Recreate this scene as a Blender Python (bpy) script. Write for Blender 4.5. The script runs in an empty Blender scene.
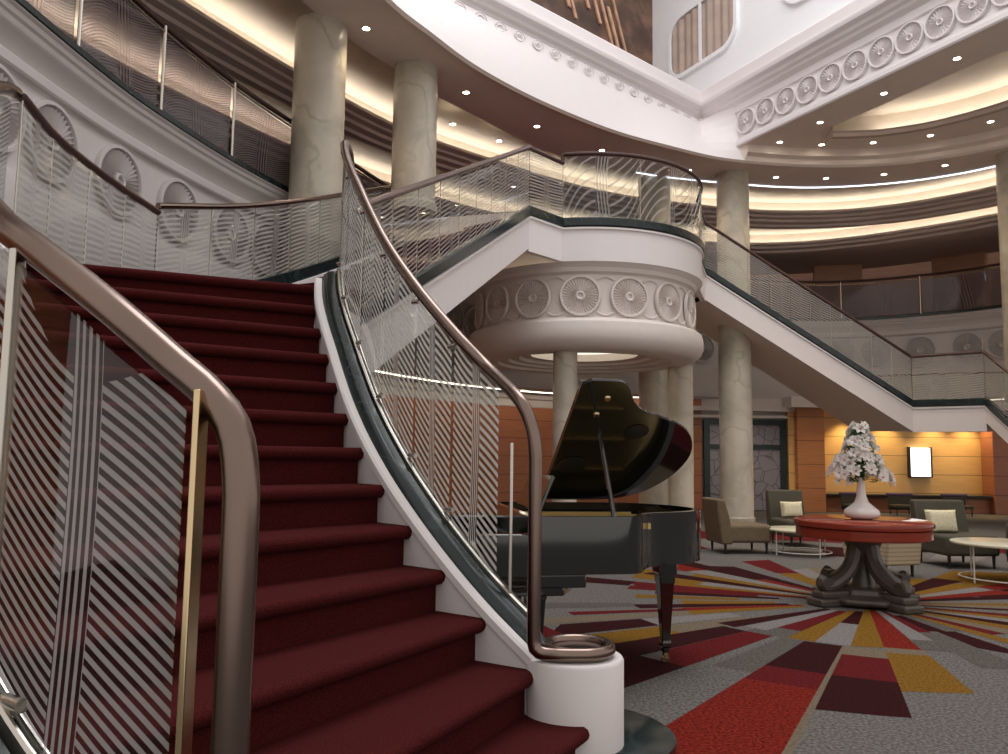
import bpy, bmesh, math, random
from mathutils import Vector, Matrix
R = random.Random(7)
S = bpy.context.scene
COL = S.collection
PI = math.pi
sin, cos = math.sin, math.cos

# ------------------------------------------------------------------ materials
def newmat(name):
    m = bpy.data.materials.new(name); m.use_nodes = True
    nt = m.node_tree; nt.nodes.clear()
    out = nt.nodes.new('ShaderNodeOutputMaterial')
    return m, nt, out
def pbsdf(nt, col=(.8, .8, .8), rough=.5, metal=0, spec=.5, coat=0):
    b = nt.nodes.new('ShaderNodeBsdfPrincipled')
    b.inputs['Base Color'].default_value = (*col, 1)
    b.inputs['Roughness'].default_value = rough
    b.inputs['Metallic'].default_value = metal
    b.inputs['Specular IOR Level'].default_value = spec
    b.inputs['Coat Weight'].default_value = coat
    b.inputs['Coat Roughness'].default_value = .05
    return b
def ramp(nt, stops):
    r = nt.nodes.new('ShaderNodeValToRGB')
    el = r.color_ramp.elements
    while len(el) < len(stops): el.new(.5)
    for e, (p, c) in zip(el, stops): e.position = p; e.color = (*c, 1)
    return r
def coords(nt, scale=(1, 1, 1), kind='Object'):
    t = nt.nodes.new('ShaderNodeTexCoord'); mp = nt.nodes.new('ShaderNodeMapping')
    mp.inputs['Scale'].default_value = scale
    nt.links.new(t.outputs[kind], mp.inputs['Vector'])
    return mp.outputs['Vector']
def plain(name, col, rough=.5, metal=0, spec=.5, coat=0, noise=.04, nscale=6):
    m, nt, out = newmat(name)
    b = pbsdf(nt, col, rough, metal, spec, coat)
    if noise:
        n = nt.nodes.new('ShaderNodeTexNoise'); n.inputs['Scale'].default_value = nscale
        nt.links.new(coords(nt), n.inputs['Vector'])
        r = ramp(nt, [(.3, tuple(c*(1-noise) for c in col)), (.7, tuple(min(1, c*(1+noise)) for c in col))])
        nt.links.new(n.outputs['Fac'], r.inputs['Fac']); nt.links.new(r.outputs['Color'], b.inputs['Base Color'])
    nt.links.new(b.outputs[0], out.inputs[0])
    return m
def carpet(name, c1, c2, scale=90, bump=.5, sheen=.0):
    m, nt, out = newmat(name); b = pbsdf(nt, c1, .95, 0, .1)
    b.inputs['Sheen Weight'].default_value = sheen
    n = nt.nodes.new('ShaderNodeTexNoise'); n.inputs['Scale'].default_value = scale; n.inputs['Detail'].default_value = 3
    v = coords(nt); nt.links.new(v, n.inputs['Vector'])
    r = ramp(nt, [(.38, c1), (.62, c2)])
    nt.links.new(n.outputs['Fac'], r.inputs['Fac']); nt.links.new(r.outputs['Color'], b.inputs['Base Color'])
    bp = nt.nodes.new('ShaderNodeBump'); bp.inputs['Strength'].default_value = bump; bp.inputs['Distance'].default_value = .01
    nt.links.new(n.outputs['Fac'], bp.inputs['Height']); nt.links.new(bp.outputs[0], b.inputs['Normal'])
    nt.links.new(b.outputs[0], out.inputs[0]); return m
def marble(name, base, vein, rough=.25, scale=1.6):
    m, nt, out = newmat(name); b = pbsdf(nt, base, rough, 0, .5)
    v = coords(nt)
    n = nt.nodes.new('ShaderNodeTexNoise'); n.inputs['Scale'].default_value = scale; n.inputs['Detail'].default_value = 8; n.inputs['Distortion'].default_value = 1.2
    nt.links.new(v, n.inputs['Vector'])
    w = nt.nodes.new('ShaderNodeTexWave'); w.inputs['Scale'].default_value = scale*.55; w.inputs['Distortion'].default_value = 14; w.inputs['Detail'].default_value = 4
    w.inputs['Detail Scale'].default_value = 1.3; w.bands_direction = 'DIAGONAL'
    nt.links.new(v, w.inputs['Vector'])
    r1 = ramp(nt, [(.3, tuple(c*.72 for c in base)), (.5, base), (.72, tuple(min(1, c*1.2) for c in base))])
    nt.links.new(n.outputs['Fac'], r1.inputs['Fac'])
    r2 = ramp(nt, [(.0, (1, 1, 1)), (.05, (.25, .25, .25)), (.12, (0, 0, 0))])
    nt.links.new(w.outputs['Fac'], r2.inputs['Fac'])
    mx = nt.nodes.new('ShaderNodeMix'); mx.data_type = 'RGBA'
    nt.links.new(r2.outputs['Color'], mx.inputs['Factor']); nt.links.new(r1.outputs['Color'], mx.inputs[6])
    mx.inputs[7].default_value = (*vein, 1)
    nt.links.new(mx.outputs[2], b.inputs['Base Color'])
    nt.links.new(b.outputs[0], out.inputs[0]); return m
def wood(name, c1, c2, seam=.45, seamcol=.35, rough=.35):
    """horizontal veneer boards with dark joints every `seam` metres of height"""
    m, nt, out = newmat(name); b = pbsdf(nt, c1, rough, 0, .4)
    v = coords(nt, (.8, .8, 14))
    n = nt.nodes.new('ShaderNodeTexNoise'); n.inputs['Scale'].default_value = 2.2; n.inputs['Detail'].default_value = 6
    nt.links.new(v, n.inputs['Vector'])
    r = ramp(nt, [(.3, c1), (.7, c2)]); nt.links.new(n.outputs['Fac'], r.inputs['Fac'])
    col = r.outputs['Color']
    if seam:
        t = nt.nodes.new('ShaderNodeTexCoord'); sx = nt.nodes.new('ShaderNodeSeparateXYZ'); nt.links.new(t.outputs['Object'], sx.inputs[0])
        a = nt.nodes.new('ShaderNodeMath'); a.operation = 'PINGPONG'; a.inputs[1].default_value = seam/2; nt.links.new(sx.outputs['Z'], a.inputs[0])
        l = nt.nodes.new('ShaderNodeMath'); l.operation = 'LESS_THAN'; l.inputs[1].default_value = .008; nt.links.new(a.outputs[0], l.inputs[0])
        mx = nt.nodes.new('ShaderNodeMix'); mx.data_type = 'RGBA'; nt.links.new(l.outputs[0], mx.inputs['Factor'])
        nt.links.new(col, mx.inputs[6]); mx.inputs[7].default_value = (*[c*seamcol for c in c1], 1); col = mx.outputs[2]
    nt.links.new(col, b.inputs['Base Color']); nt.links.new(b.outputs[0], out.inputs[0]); return m
def emis(name, col, st):
    m, nt, out = newmat(name); e = nt.nodes.new('ShaderNodeEmission')
    e.inputs[0].default_value = (*col, 1); e.inputs[1].default_value = st
    nt.links.new(e.outputs[0], out.inputs[0]); return m
def etched(name, tint=(.93, .95, .94), per=.055, cover=.55, frost=(.8, .76, .74), opac=.62, wave=.11, thin=.04, whole=0., clear=.9, uper=1.0):
    """clear glass with an etched pattern: bands of flowing horizontal lines crossed by a sheaf of upright lines"""
    m, nt, out = newmat(name)
    def N(op, a, b=None, c=None):
        n = nt.nodes.new('ShaderNodeMath'); n.operation = op
        for i, x in enumerate((a, b, c)):
            if x is None: continue
            if isinstance(x, (int, float)): n.inputs[i].default_value = x
            else: nt.links.new(x, n.inputs[i])
        return n.outputs[0]
    t = nt.nodes.new('ShaderNodeUVMap'); sx = nt.nodes.new('ShaderNodeSeparateXYZ'); nt.links.new(t.outputs[0], sx.inputs[0])
    u, v = sx.outputs['X'], sx.outputs['Y']
    cell = N('FLOOR', u); ul = N('SUBTRACT', u, cell)                        # 0..1 across one pane
    mid = N('ADD', .47, N('MULTIPLY', N('SINE', N('ADD', N('MULTIPLY', v, 2.4), N('MULTIPLY', cell, 1.3))), .05))
    d = N('MULTIPLY', N('SUBTRACT', ul, mid), uper)                          # metres from sheaf centre
    inb = N('LESS_THAN', N('ABSOLUTE', d), .085*uper)
    vert = N('GREATER_THAN', N('SINE', N('MULTIPLY', d, 2*PI/(thin*uper))), .1)
    neg = N('LESS_THAN', d, 0); d2 = N('MULTIPLY', d, d)
    hl = N('MULTIPLY', d2, wave*4.5)
    hr = N('SUBTRACT', N('MULTIPLY', d2, -wave*2.8), N('MULTIPLY', d, N('MULTIPLY', N('SUBTRACT', .95, v), wave*2.2)))
    h = N('ADD', N('MULTIPLY', neg, hl), N('MULTIPLY', N('SUBTRACT', 1, neg), hr))
    ph = N('ADD', N('SUBTRACT', v, h), N('MULTIPLY', N('SINE', N('ADD', N('MULTIPLY', d, 9), N('MULTIPLY', v, 3))), wave*.12))
    hor = N('GREATER_THAN', N('SINE', N('MULTIPLY', ph, 2*PI/per)), 1-2*cover)
    pat = N('ADD', N('MULTIPLY', inb, vert), N('MULTIPLY', N('SUBTRACT', 1, inb), hor))
    blank = N('MULTIPLY', N('GREATER_THAN', v, N('ADD', .97, N('MULTIPLY', N('SINE', N('MULTIPLY', ul, 4)), -.12))), whole)  # top left clear
    blank = N('MULTIPLY', blank, N('SUBTRACT', 1, inb))
    pat = N('MULTIPLY', N('MULTIPLY', pat, N('SUBTRACT', 1, blank)), opac)
    tr = nt.nodes.new('ShaderNodeBsdfTransparent'); tr.inputs[0].default_value = (*[c*clear for c in tint], 1)
    gl = nt.nodes.new('ShaderNodeBsdfGlossy'); gl.inputs['Roughness'].default_value = .02; gl.inputs[0].default_value = (.9, .9, .9, 1)
    lw = nt.nodes.new('ShaderNodeFresnel'); lw.inputs[0].default_value = 1.5
    geo = nt.nodes.new('ShaderNodeNewGeometry')
    m1 = nt.nodes.new('ShaderNodeMixShader'); nt.links.new(N('MULTIPLY', lw.outputs[0], N('SUBTRACT', 1, geo.outputs['Backfacing'])), m1.inputs[0])
    nt.links.new(tr.outputs[0], m1.inputs[1]); nt.links.new(gl.outputs[0], m1.inputs[2])
    df = nt.nodes.new('ShaderNodeBsdfDiffuse'); df.inputs[0].default_value = (*frost, 1)
    tl = nt.nodes.new('ShaderNodeBsdfTranslucent'); tl.inputs[0].default_value = (*frost, 1)
    m3 = nt.nodes.new('ShaderNodeMixShader'); m3.inputs[0].default_value = .4
    nt.links.new(df.outputs[0], m3.inputs[1]); nt.links.new(tl.outputs[0], m3.inputs[2])
    m2 = nt.nodes.new('ShaderNodeMixShader'); nt.links.new(pat, m2.inputs[0]); nt.links.new(m1.outputs[0], m2.inputs[1]); nt.links.new(m3.outputs[0], m2.inputs[2])
    nt.links.new(m2.outputs[0], out.inputs[0]); return m

M = dict(
    white=plain('white_paint', (.80, .755, .755), .5, noise=.01),
    cream=plain('cream_plaster', (.74, .685, .65), .6, noise=.02),
    fascia=plain('gallery_paint', (.60, .56, .55), .55, noise=.02),
    soffit=plain('soffit_paint', (.86, .75, .68), .55, noise=.02),
    mould=plain('brown_moulding', (.56, .46, .41), .5, noise=.03),
    coolwhite=plain('cool_white', (.88, .89, .92), .5, noise=.01),
    recess=plain('cove_paint', (.66, .58, .48), .6, noise=.02),
    darkwall=wood('dark_walnut', (.17, .085, .055), (.24, .12, .08), 0),
    marble=marble('column_marble', (.50, .455, .375), (.42, .38, .30), .3, 1.1),
    green=marble('dark_green_marble', (.012, .022, .024), (.025, .042, .044), .2, 4),
    carpet=carpet('stair_carpet', (.042, .0055, .006), (.085, .0115, .011), 160, sheen=0.),
    rail=plain('bronze_rail', (.23, .17, .145), .26, 1, noise=.05),
    rail_dark=plain('dark_wood_rail', (.07, .035, .03), .3, noise=.05),
    chrome=plain('chrome', (.62, .58, .53), .27, 1, noise=0),
    brass=plain('brass', (.70, .55, .33), .2, 1, noise=0),
    lacquer=plain('black_lacquer', (.010, .012, .012), .07, 0, .6, 1, noise=0),
    iron=plain('piano_iron', (.55, .40, .16), .35, .8, noise=.05),
    black=plain('matt_black', (.012, .012, .013), .5, noise=0),
    ivory=plain('ivory', (.8, .78, .7), .3, noise=0),
    woodwall=wood('cherry_panel', (.42, .15, .07), (.52, .20, .09)),
    goldwall=wood('golden_panel', (.82, .50, .19), (.90, .58, .24), .5),
    pillarwood=wood('orange_panel', (.50, .20, .085), (.60, .26, .11), .62),
    rednear=wood('red_wood_panel', (.34, .13, .075), (.42, .17, .09), .5),
    galwood=wood('gallery_wood', (.36, .17, .095), (.44, .22, .12), 0),
    tabletop=wood('polished_red_top', (.21, .03, .02), (.31, .05, .025), 0, rough=.1),
    tablebase=plain('grey_brown_base', (.085, .07, .06), .3, noise=.15),
    porcelain=plain('white_porcelain', (.85, .80, .79), .12, 0, .6, .5, noise=0),
    petal=plain('white_petal', (.88, .84, .80), .5, noise=.03),
    petalcentre=plain('pink_petal_centre', (.55, .25, .25), .6, noise=.1),
    leaf=plain('green_leaf', (.025, .10, .018), .75, 0, .1, noise=.2),
    chair=plain('olive_brown_fabric', (.15, .11, .065), .8, noise=.08, nscale=14),
    chairdark=plain('olive_grey_fabric', (.065, .058, .038), .8, noise=.08, nscale=14),
    striped=wood('striped_beige_fabric', (.52, .43, .29), (.58, .49, .34), .05, .75, .8),
    pillow=plain('cream_pillow_fabric', (.66, .60, .42), .8, noise=.12, nscale=40),
    ctable=plain('cream_table_top', (.70, .66, .50), .2, noise=.02),
    wire=plain('white_wire', (.7, .68, .62), .3, noise=0),
    purple=plain('purple_upholstery', (.10, .06, .14), .6, noise=.05),
    doorframe=plain('dark_teal_frame', (.018, .035, .038), .3, noise=.05),
    curtain=plain('curtain_cloth', (.46, .36, .31), .8, noise=.1, nscale=3),
    panelglow=emis('light_panel_glow', (1, .97, .93), 1.6),
    cove=emis('cove_strip_glow', (1, .94, .84), 12),
    coveg=emis('ground_cove_glow', (1, .86, .68), 5),
    led=emis('led_line_glow', (.82, .86, 1), 2.2),
    lamp=emis('downlight_glow', (1, .86, .66), 22),
    oval=emis('oval_light_glow', (1, .88, .70), 1.15),
    glass=etched('etched_stair_glass', opac=.86, per=.044, uper=.72, cover=.5, frost=(.95, .90, .86), wave=.038),
    glassclear=etched('clear_glass', opac=0., clear=.98),
    glassnear=etched('etched_near_glass', opac=.62, per=.031, uper=.66, cover=.5, wave=.045, whole=1., frost=(.66,.62,.62), clear=.82),
    glassfar=etched('etched_flight_glass', opac=.5, per=.05, wave=.06, uper=.6, cover=.42),
    glassplain=etched('etched_balcony_glass', opac=.4, per=.17, wave=.16, uper=1.8, cover=.14),
    glassgal=etched('etched_gallery_glass', tint=(.62, .56, .60), opac=.45, per=.03, frost=(.50, .43, .46), cover=.5, wave=.10, uper=1.4, clear=.8),
)
CARP = {
    'grey': carpet('carpet_grey', (0.085, 0.0783, 0.0716), (0.187, 0.176, 0.165), 55, .3),
    'dgrey': carpet('carpet_dark_grey', (0.0671, 0.0604, 0.0537), (0.134, 0.12, 0.107), 55, .3),
    'lgrey': carpet('carpet_light_grey', (0.152, 0.138, 0.13), (0.232, 0.215, 0.206), 55, .3),
    'beige': carpet('carpet_beige', (0.134, 0.103, 0.0671), (0.187, 0.152, 0.112), 55, .3),
    'red': carpet('carpet_red', (0.098, 0.00537, 0.00537), (0.224, 0.0224, 0.0112), 55, .3),
    'crimson': carpet('carpet_crimson', (0.0716, 0.00537, 0.00716), (0.134, 0.0112, 0.0134), 55, .3),
    'maroon': carpet('carpet_maroon', (0.0201, 0.00268, 0.00358), (0.038, 0.00537, 0.00626), 55, .3),
    'gold': carpet('carpet_gold', (0.134, 0.0626, 0.00671), (0.224, 0.12, 0.0179), 55, .3),
}

_m, _nt, _o = newmat('white_petal_thin'); _d = pbsdf(_nt, (.90, .87, .83), .5); _t = _nt.nodes.new('ShaderNodeBsdfTranslucent'); _t.inputs[0].default_value = (.9, .87, .83, 1)
_x = _nt.nodes.new('ShaderNodeMixShader'); _x.inputs[0].default_value = .45; _nt.links.new(_d.outputs[0], _x.inputs[1]); _nt.links.new(_t.outputs[0], _x.inputs[2]); _nt.links.new(_x.outputs[0], _o.inputs[0]); M['petal'] = _m
# ------------------------------------------------------------------ object helpers
def link(name, me, mats, parent=None):
    o = bpy.data.objects.new(name, me); COL.objects.link(o)
    if mats is not None:
        for m in (mats if isinstance(mats, (list, tuple)) else [mats]): me.materials.append(M[m] if isinstance(m, str) else m)
    if parent is not None: o.parent = parent
    return o
class MB:
    def __init__(s): s.v = []; s.f = []; s.mi = []; s.uv = {}
    def add(s, vs, fs, mi=0):
        b = len(s.v); s.v += [tuple(p) for p in vs]
        for f in fs: s.f.append(tuple(i+b for i in f)); s.mi.append(mi)
        return b
    def build(s, name, mat, parent=None, smooth=True, bevel=0, uvs=None, angle=35, loc=None):
        me = bpy.data.meshes.new(name)
        vs = s.v if loc is None else [(x-loc[0], y-loc[1], z-loc[2]) for x, y, z in s.v]
        me.from_pydata(vs, [], s.f); me.update()
        for p, k in zip(me.polygons, s.mi): p.material_index = k
        if uvs:
            l = me.uv_layers.new(name='UVMap')
            for p in me.polygons:
                for li, vi in zip(p.loop_indices, p.vertices): l.data[li].uv = uvs[vi]
        else:
            bm = bmesh.new(); bm.from_mesh(me); bmesh.ops.recalc_face_normals(bm, faces=bm.faces); bm.to_mesh(me); bm.free()
        if smooth:
            me.shade_smooth(); me.set_sharp_from_angle(angle=math.radians(angle))
        o = link(name, me, mat, parent)
        if loc is not None: o.location = loc
        if bevel:
            b = o.modifiers.new('bevel', 'BEVEL'); b.width = bevel; b.segments = 2; b.limit_method = 'ANGLE'; b.angle_limit = math.radians(40)
        return o
    def box(s, x0, x1, y0, y1, z0, z1, mi=0, mtx=None):
        vs = [Vector((x, y, z)) for z in (z0, z1) for y in (y0, y1) for x in (x0, x1)]
        if mtx is not None: vs = [mtx @ v for v in vs]
        s.add(vs, [(0, 2, 3, 1), (4, 5, 7, 6), (0, 1, 5, 4), (2, 6, 7, 3), (0, 4, 6, 2), (1, 3, 7, 5)], mi); return s
    def tube(s, pts, r, n=14, cap=True, closed=False, mi=0, flat=1.0):
        pts = [Vector(p) for p in pts]; L = len(pts); rr = r if isinstance(r, (list, tuple)) else [r]*L
        tan = []
        for i in range(L):
            a = pts[(i-1) % L] if (closed or i > 0) else pts[i]; b = pts[(i+1) % L] if (closed or i < L-1) else pts[i]
            tan.append((b-a).normalized())
        ref = Vector((0, 0, 1)) if abs(tan[0].z) < .9 else Vector((0, 1, 0))
        nrm = tan[0].cross(ref).normalized(); base = len(s.v); vs = []
        for i in range(L):
            t = tan[i]; nrm = (nrm - t*nrm.dot(t)).normalized(); bi = t.cross(nrm)
            for k in range(n):
                a = 2*PI*k/n; vs.append(pts[i] + nrm*cos(a)*rr[i] + bi*sin(a)*rr[i]*flat)
        fs = []
        for i in range(L if closed else L-1):
            j = (i+1) % L
            for k in range(n): fs.append((i*n+k, i*n+(k+1) % n, j*n+(k+1) % n, j*n+k))
        if cap and not closed: fs.append(tuple(range(n-1, -1, -1))); fs.append(tuple((L-1)*n+k for k in range(n)))
        s.add(vs, fs, mi); return s
    def lathe(s, prof, c=(0, 0), n=32, mi=0, a0=0, a1=2*PI, sx=1, sy=1):
        full = abs(a1-a0-2*PI) < 1e-6; cnt = n if full else n+1; vs = []
        for k in range(cnt):
            a = a0+(a1-a0)*k/n
            for r, z in prof: vs.append((c[0]+r*cos(a)*sx, c[1]+r*sin(a)*sy, z))
        P = len(prof); fs = []
        for k in range(n):
            j = (k+1) % cnt
            for i in range(P-1): fs.append((k*P+i, j*P+i, j*P+i+1, k*P+i+1))
        s.add(vs, fs, mi); return s
    def prism(s, poly, z0, z1, mi=0):
        n = len(poly); vs = [(x, y, z0) for x, y in poly]+[(x, y, z1) for x, y in poly]
        fs = [tuple(range(n-1, -1, -1)), tuple(range(n, 2*n))]+[(i, (i+1) % n, n+(i+1) % n, n+i) for i in range(n)]
        s.add(vs, fs, mi); return s
def spline(pts, n):
    """smooth curve through the points, resampled to n+1 points of equal length"""
    P = [Vector(p) for p in pts]; P = [P[0]*2-P[1]]+P+[P[-1]*2-P[-2]]; raw = []
    for i in range(1, len(P)-2):
        for k in range(24):
            t = k/24; a, b, c, d = P[i-1], P[i], P[i+1], P[i+2]
            raw.append(.5*((2*b)+(c-a)*t+(2*a-5*b+4*c-d)*t*t+(3*b-a-3*c+d)*t**3))
    raw.append(P[-2]); return resample(raw, n)
def resample(raw, n):
    raw = [Vector(p) for p in raw]
    acc = [0]
    for a, b in zip(raw, raw[1:]): acc.append(acc[-1]+(b-a).length)
    out = []; j = 0
    for i in range(n+1):
        s = acc[-1]*i/n
        while j < len(raw)-2 and acc[j+1] < s: j += 1
        d = acc[j+1]-acc[j]; t = (s-acc[j])/d if d > 1e-9 else 0
        out.append(raw[j].lerp(raw[j+1], min(1, max(0, t))))
    return out
def plan_normals(path):
    """unit plan vectors to the LEFT of travel"""
    N = []
    for i in range(len(path)):
        a = path[max(i-1, 0)]; b = path[min(i+1, len(path)-1)]
        d = Vector((b[0]-a[0], b[1]-a[1])); d.normalize(); N.append(Vector((-d.y, d.x)))
    return N
def offset(path, d):
    N = plan_normals(path); return [Vector((p[0]+n.x*d, p[1]+n.y*d, p[2] if len(p) > 2 else 0)) for p, n in zip(path, N)]
def sweep(mb, path, prof, closed=False, mi=0, caps=True):
    """prof = [(n, dz)] along the left normal; path = 3-D points"""
    N = plan_normals(path); P = len(prof); vs = []
    for p, n in zip(path, N):
        for d, z in prof: vs.append((p[0]+n.x*d, p[1]+n.y*d, p[2]+z))
    fs = []; m = P if closed else P-1
    for i in range(len(path)-1):
        for k in range(m):
            l = (k+1) % P; fs.append((i*P+k, i*P+l, (i+1)*P+l, (i+1)*P+k))
    if closed and caps: fs.append(tuple(range(P))); fs.append(tuple((len(path)-1)*P+k for k in range(P-1, -1, -1)))
    mb.add(vs, fs, mi); return mb
def loft(mb, A, B, mi=0):
    n = len(A); vs = [tuple(p) for p in A]+[tuple(p) for p in B]
    mb.add(vs, [(i, i+1, n+i+1, n+i) for i in range(n-1)], mi); return mb
def Z(path, z): return [Vector((p[0], p[1], z)) for p in path]
def tag(o, label, cat, group=None, kind=None):
    o['label'] = label; o['category'] = cat
    if group: o['group'] = group
    if kind: o['kind'] = kind
    return o
def thing(name, loc, label, cat, group=None, rz=0):
    o = bpy.data.objects.new(name, None); COL.objects.link(o); o.location = loc; o.rotation_euler = (0, 0, rz); o.empty_display_size = .1
    return tag(o, label, cat, group)
def structure(o): o['kind'] = 'structure'; return o
def child(mb, name, mat, root, **kw):
    """mesh built in world coordinates, parented to root keeping its place"""
    o = mb.build(name, mat, None, **kw)
    o.parent = root
    L = root.location; me = o.data
    inv = (Matrix.Translation(L) @ Matrix.Rotation(root.rotation_euler.z, 4, 'Z')).inverted()
    me.transform(inv); return o
def pane(path_bottom, h, name, mat, root, top=None, u0=0., base=0.):
    """one pane standing on a path; the UVs are metres"""
    t = .012; N = plan_normals(path_bottom); n = len(path_bottom); vs = []; uv = []; rows = 6; tot = plen([Vector((q[0], q[1], 0)) for q in path_bottom])
    for side in (0, 1):
        acc = 0
        for i, p in enumerate(path_bottom):
            if i: acc += (Vector(p[:2])-Vector(path_bottom[i-1][:2])).length
            hh = h if top is None else top[i]-p[2]
            for r in range(rows+1):
                q = p + Vector((N[i].x, N[i].y, 0))*(t/2 if side else -t/2)
                vs.append((q.x, q.y, p[2]+hh*r/rows)); uv.append((u0+.999-.998*acc/tot, hh*r/rows+base))
    W = rows+1; fs = []
    for i in range(n-1):
        for r in range(rows):
            a = i*W+r; fs.append((a, a+W, a+W+1, a+1)); b = n*W+a; fs.append((b, b+1, b+W+1, b+W))
    for i in range(n-1):
        a = i*W+rows; b = n*W+a; fs.append((a, a+W, b+W, b))
        a = i*W; b = n*W+a; fs.append((a+W, a, b, b+W))
    for a, fl in ((0, 0), ((n-1)*W, 1)):
        for r in range(rows):
            q = (a+r, a+r+1, n*W+a+r+1, n*W+a+r); fs.append(q if not fl else q[::-1])
    mb = MB(); mb.add(vs, fs); mb.mi = [0 if max(f) < n*W else 1 for f in fs]
    o = mb.build(name, [mat, 'glassclear'], None, smooth=True, uvs=uv)
    o.parent = root
    o.data.transform((Matrix.Translation(root.location) @ Matrix.Rotation(root.rotation_euler.z, 4, 'Z')).inverted())
    return o
def sub(path, a, b):
    """piece of a polyline between fractions a and b of its length"""
    n = len(path)-1; return resample([path_at(path, a+(b-a)*k/12) for k in range(13)], 12)
def path_at(path, t):
    t = min(1, max(0, t))*(len(path)-1); i = min(int(t), len(path)-2); return Vector(path[i]).lerp(Vector(path[i+1]), t-i)
def plen(path): return sum((Vector(b)-Vector(a)).length for a, b in zip(path, path[1:]))

#@@ PART 2 ================================================================== lower curved staircase
RISE = .2
IN = [(.38, 3.60), (.155, 3.74), (-.08, 3.88), (-.285, 4.02), (-.47, 4.17), (-.64, 4.34), (-.79, 4.53), (-.92, 4.73), (-1.03, 4.93), (-1.13, 5.12), (-1.235, 5.33), (-1.33, 5.57), (-1.40, 5.83)]
NS = 13
inn, outr = [], []
for k in range(NS):
    a = math.radians(247-(247-203)*k/(NS-1)) if k > 0 else math.radians(241)
    w = 2.42-(2.42-1.86)*min(1, k/8)
    inn.append(Vector((*IN[k], 0))); outr.append(Vector((IN[k][0]+cos(a)*w, IN[k][1]+sin(a)*w, 0)))
ST = thing('curved_staircase', (-.6, 3.6, 0), 'red carpeted curved staircase rising to the left from the white drum newel', 'staircase')
def fwd(k):
    d = (inn[k]-outr[k]).normalized(); return Vector((-d.y, d.x, 0))      # towards the next step
nsol = inn[-1]+fwd(NS-1)*.3
for k in range(NS):
    mb = MB(); f = fwd(k); z = RISE*(k+1); last = k == NS-1
    a, b = inn[k], outr[k]; nf = f
    prof = [(.045, z-RISE-.002), (.045, z-.07), (.012, z-.068), (-.008, z-.05), (-.014, z-.03), (-.006, z-.010), (.014, z)]
    rows = 10; ring = []
    for j in range(rows+1):
        t = j/rows; p = a.lerp(b, t)
        ring.append([(p.x+f.x*d, p.y+f.y*d, zz) for d, zz in prof])
        if not last:
            q = inn[k+1].lerp(outr[k+1], t)+fwd(k+1)*.05; ring[-1].append((q.x, q.y, z)); ring[-1].append((q.x, q.y, z-RISE-.002 if k else 0))
        else:
            q = p+f*.25; ring[-1].append((q.x, q.y, z)); ring[-1].append((q.x, q.y, z-RISE))
    P = len(ring[0]); vs = [v for r_ in ring for v in r_]
    fs = [(j*P+i, j*P+(i+1) % P, (j+1)*P+(i+1) % P, (j+1)*P+i) for j in range(rows) for i in range(P)]
    fs += [tuple(range(P)), tuple(rows*P+i for i in range(P-1, -1, -1))]
    mb.add(vs, fs); child(mb, 'carpeted_step', 'carpet', ST, angle=50)
# inner stringer and its marble kerb follow the nosing line, a hand above it
def nosepath(pts, z0, ext=0):
    return [Vector((p.x, p.y, z0+RISE*(i+1))) for i, p in enumerate(pts)]
innose = spline(nosepath(inn[1:], RISE), 60)           # from step 2 upwards
# extend down to newel
inpath = resample([Vector((.245, 3.70, .30))]+innose, 64)
# travel is up the stair; stairs lie on the LEFT, the atrium on the RIGHT (negative normal)
sweep(mb := MB(), inpath, [(0, -.42), (0, .0), (.014, .004), (.014, .045), (.0, .058), (-.04, .058), (-.04, -.42)], closed=True); child(mb, 'white_stringer', 'white', ST)
sweep(mb := MB(), inpath, [(-.04, -.36), (-.04, .05), (-.055, .085), (-.085, .112), (-.13, .118), (-.145, .10), (-.145, -.36)], closed=True); child(mb, 'marble_kerb', 'green', ST)
sweep(mb := MB(), inpath[4:], [(-.145, -.34), (-.145, .135), (-.155, .142), (-.160, .142), (-.160, .10), (-.176, .10), (-.176, .142), (-.181, .142), (-.19, .135), (-.19, -.34)], closed=True); child(mb, 'glass_channel', 'chrome', ST)
# outer stringer/kerb
outnose = [Vector((p.x, p.y, RISE*(i+1))) for i, p in enumerate(outr)]
NEW2 = Vector((-.62, 1.70, 0))
OUT = spline([(-.600, 1.735, .33), (-.70, 1.745, .42), (-.96, 1.84, .60), (-1.30, 2.06, .85), (-1.72, 2.44, 1.17), (-2.15, 2.95, 1.52), (-2.55, 3.55, 1.90), (-2.86, 4.2, 2.26), (-3.10, 4.92, 2.62)], 60)
# steps meet this line: outer side is the RIGHT... travel up, stairs on the right (negative normal)
sweep(mb := MB(), OUT, [(0, -.5), (0, .0), (-.012, .004), (-.012, .045), (.0, .058), (.04, .058), (.04, -.5)], closed=True); child(mb, 'white_stringer', 'white', ST)
sweep(mb := MB(), OUT, [(.04, -.34), (.04, .125), (.047, .132), (.053, .132), (.053, .09), (.072, .09), (.072, .132), (.078, .132), (.085, .125), (.085, -.34)], closed=True); child(mb, 'glass_channel', 'chrome', ST)
sweep(mb := MB(), OUT, [(.085, -.42), (.085, .09), (.10, .105), (.14, .10), (.18, .08), (.195, .05), (.195, -.42)], closed=True); child(mb, 'marble_kerb', 'green', ST)
# closed underside of the flight
mb = MB(); A = resample([Vector((*p.xy, .2*(i)-.15)) for i, p in enumerate(inn) if i], 24); B = resample([Vector((*p.xy, .2*(i)-.15)) for i, p in enumerate(outr) if i], 24)
loft(mb, A, B); child(mb, 'plaster_underside', 'cream', ST)
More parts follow.
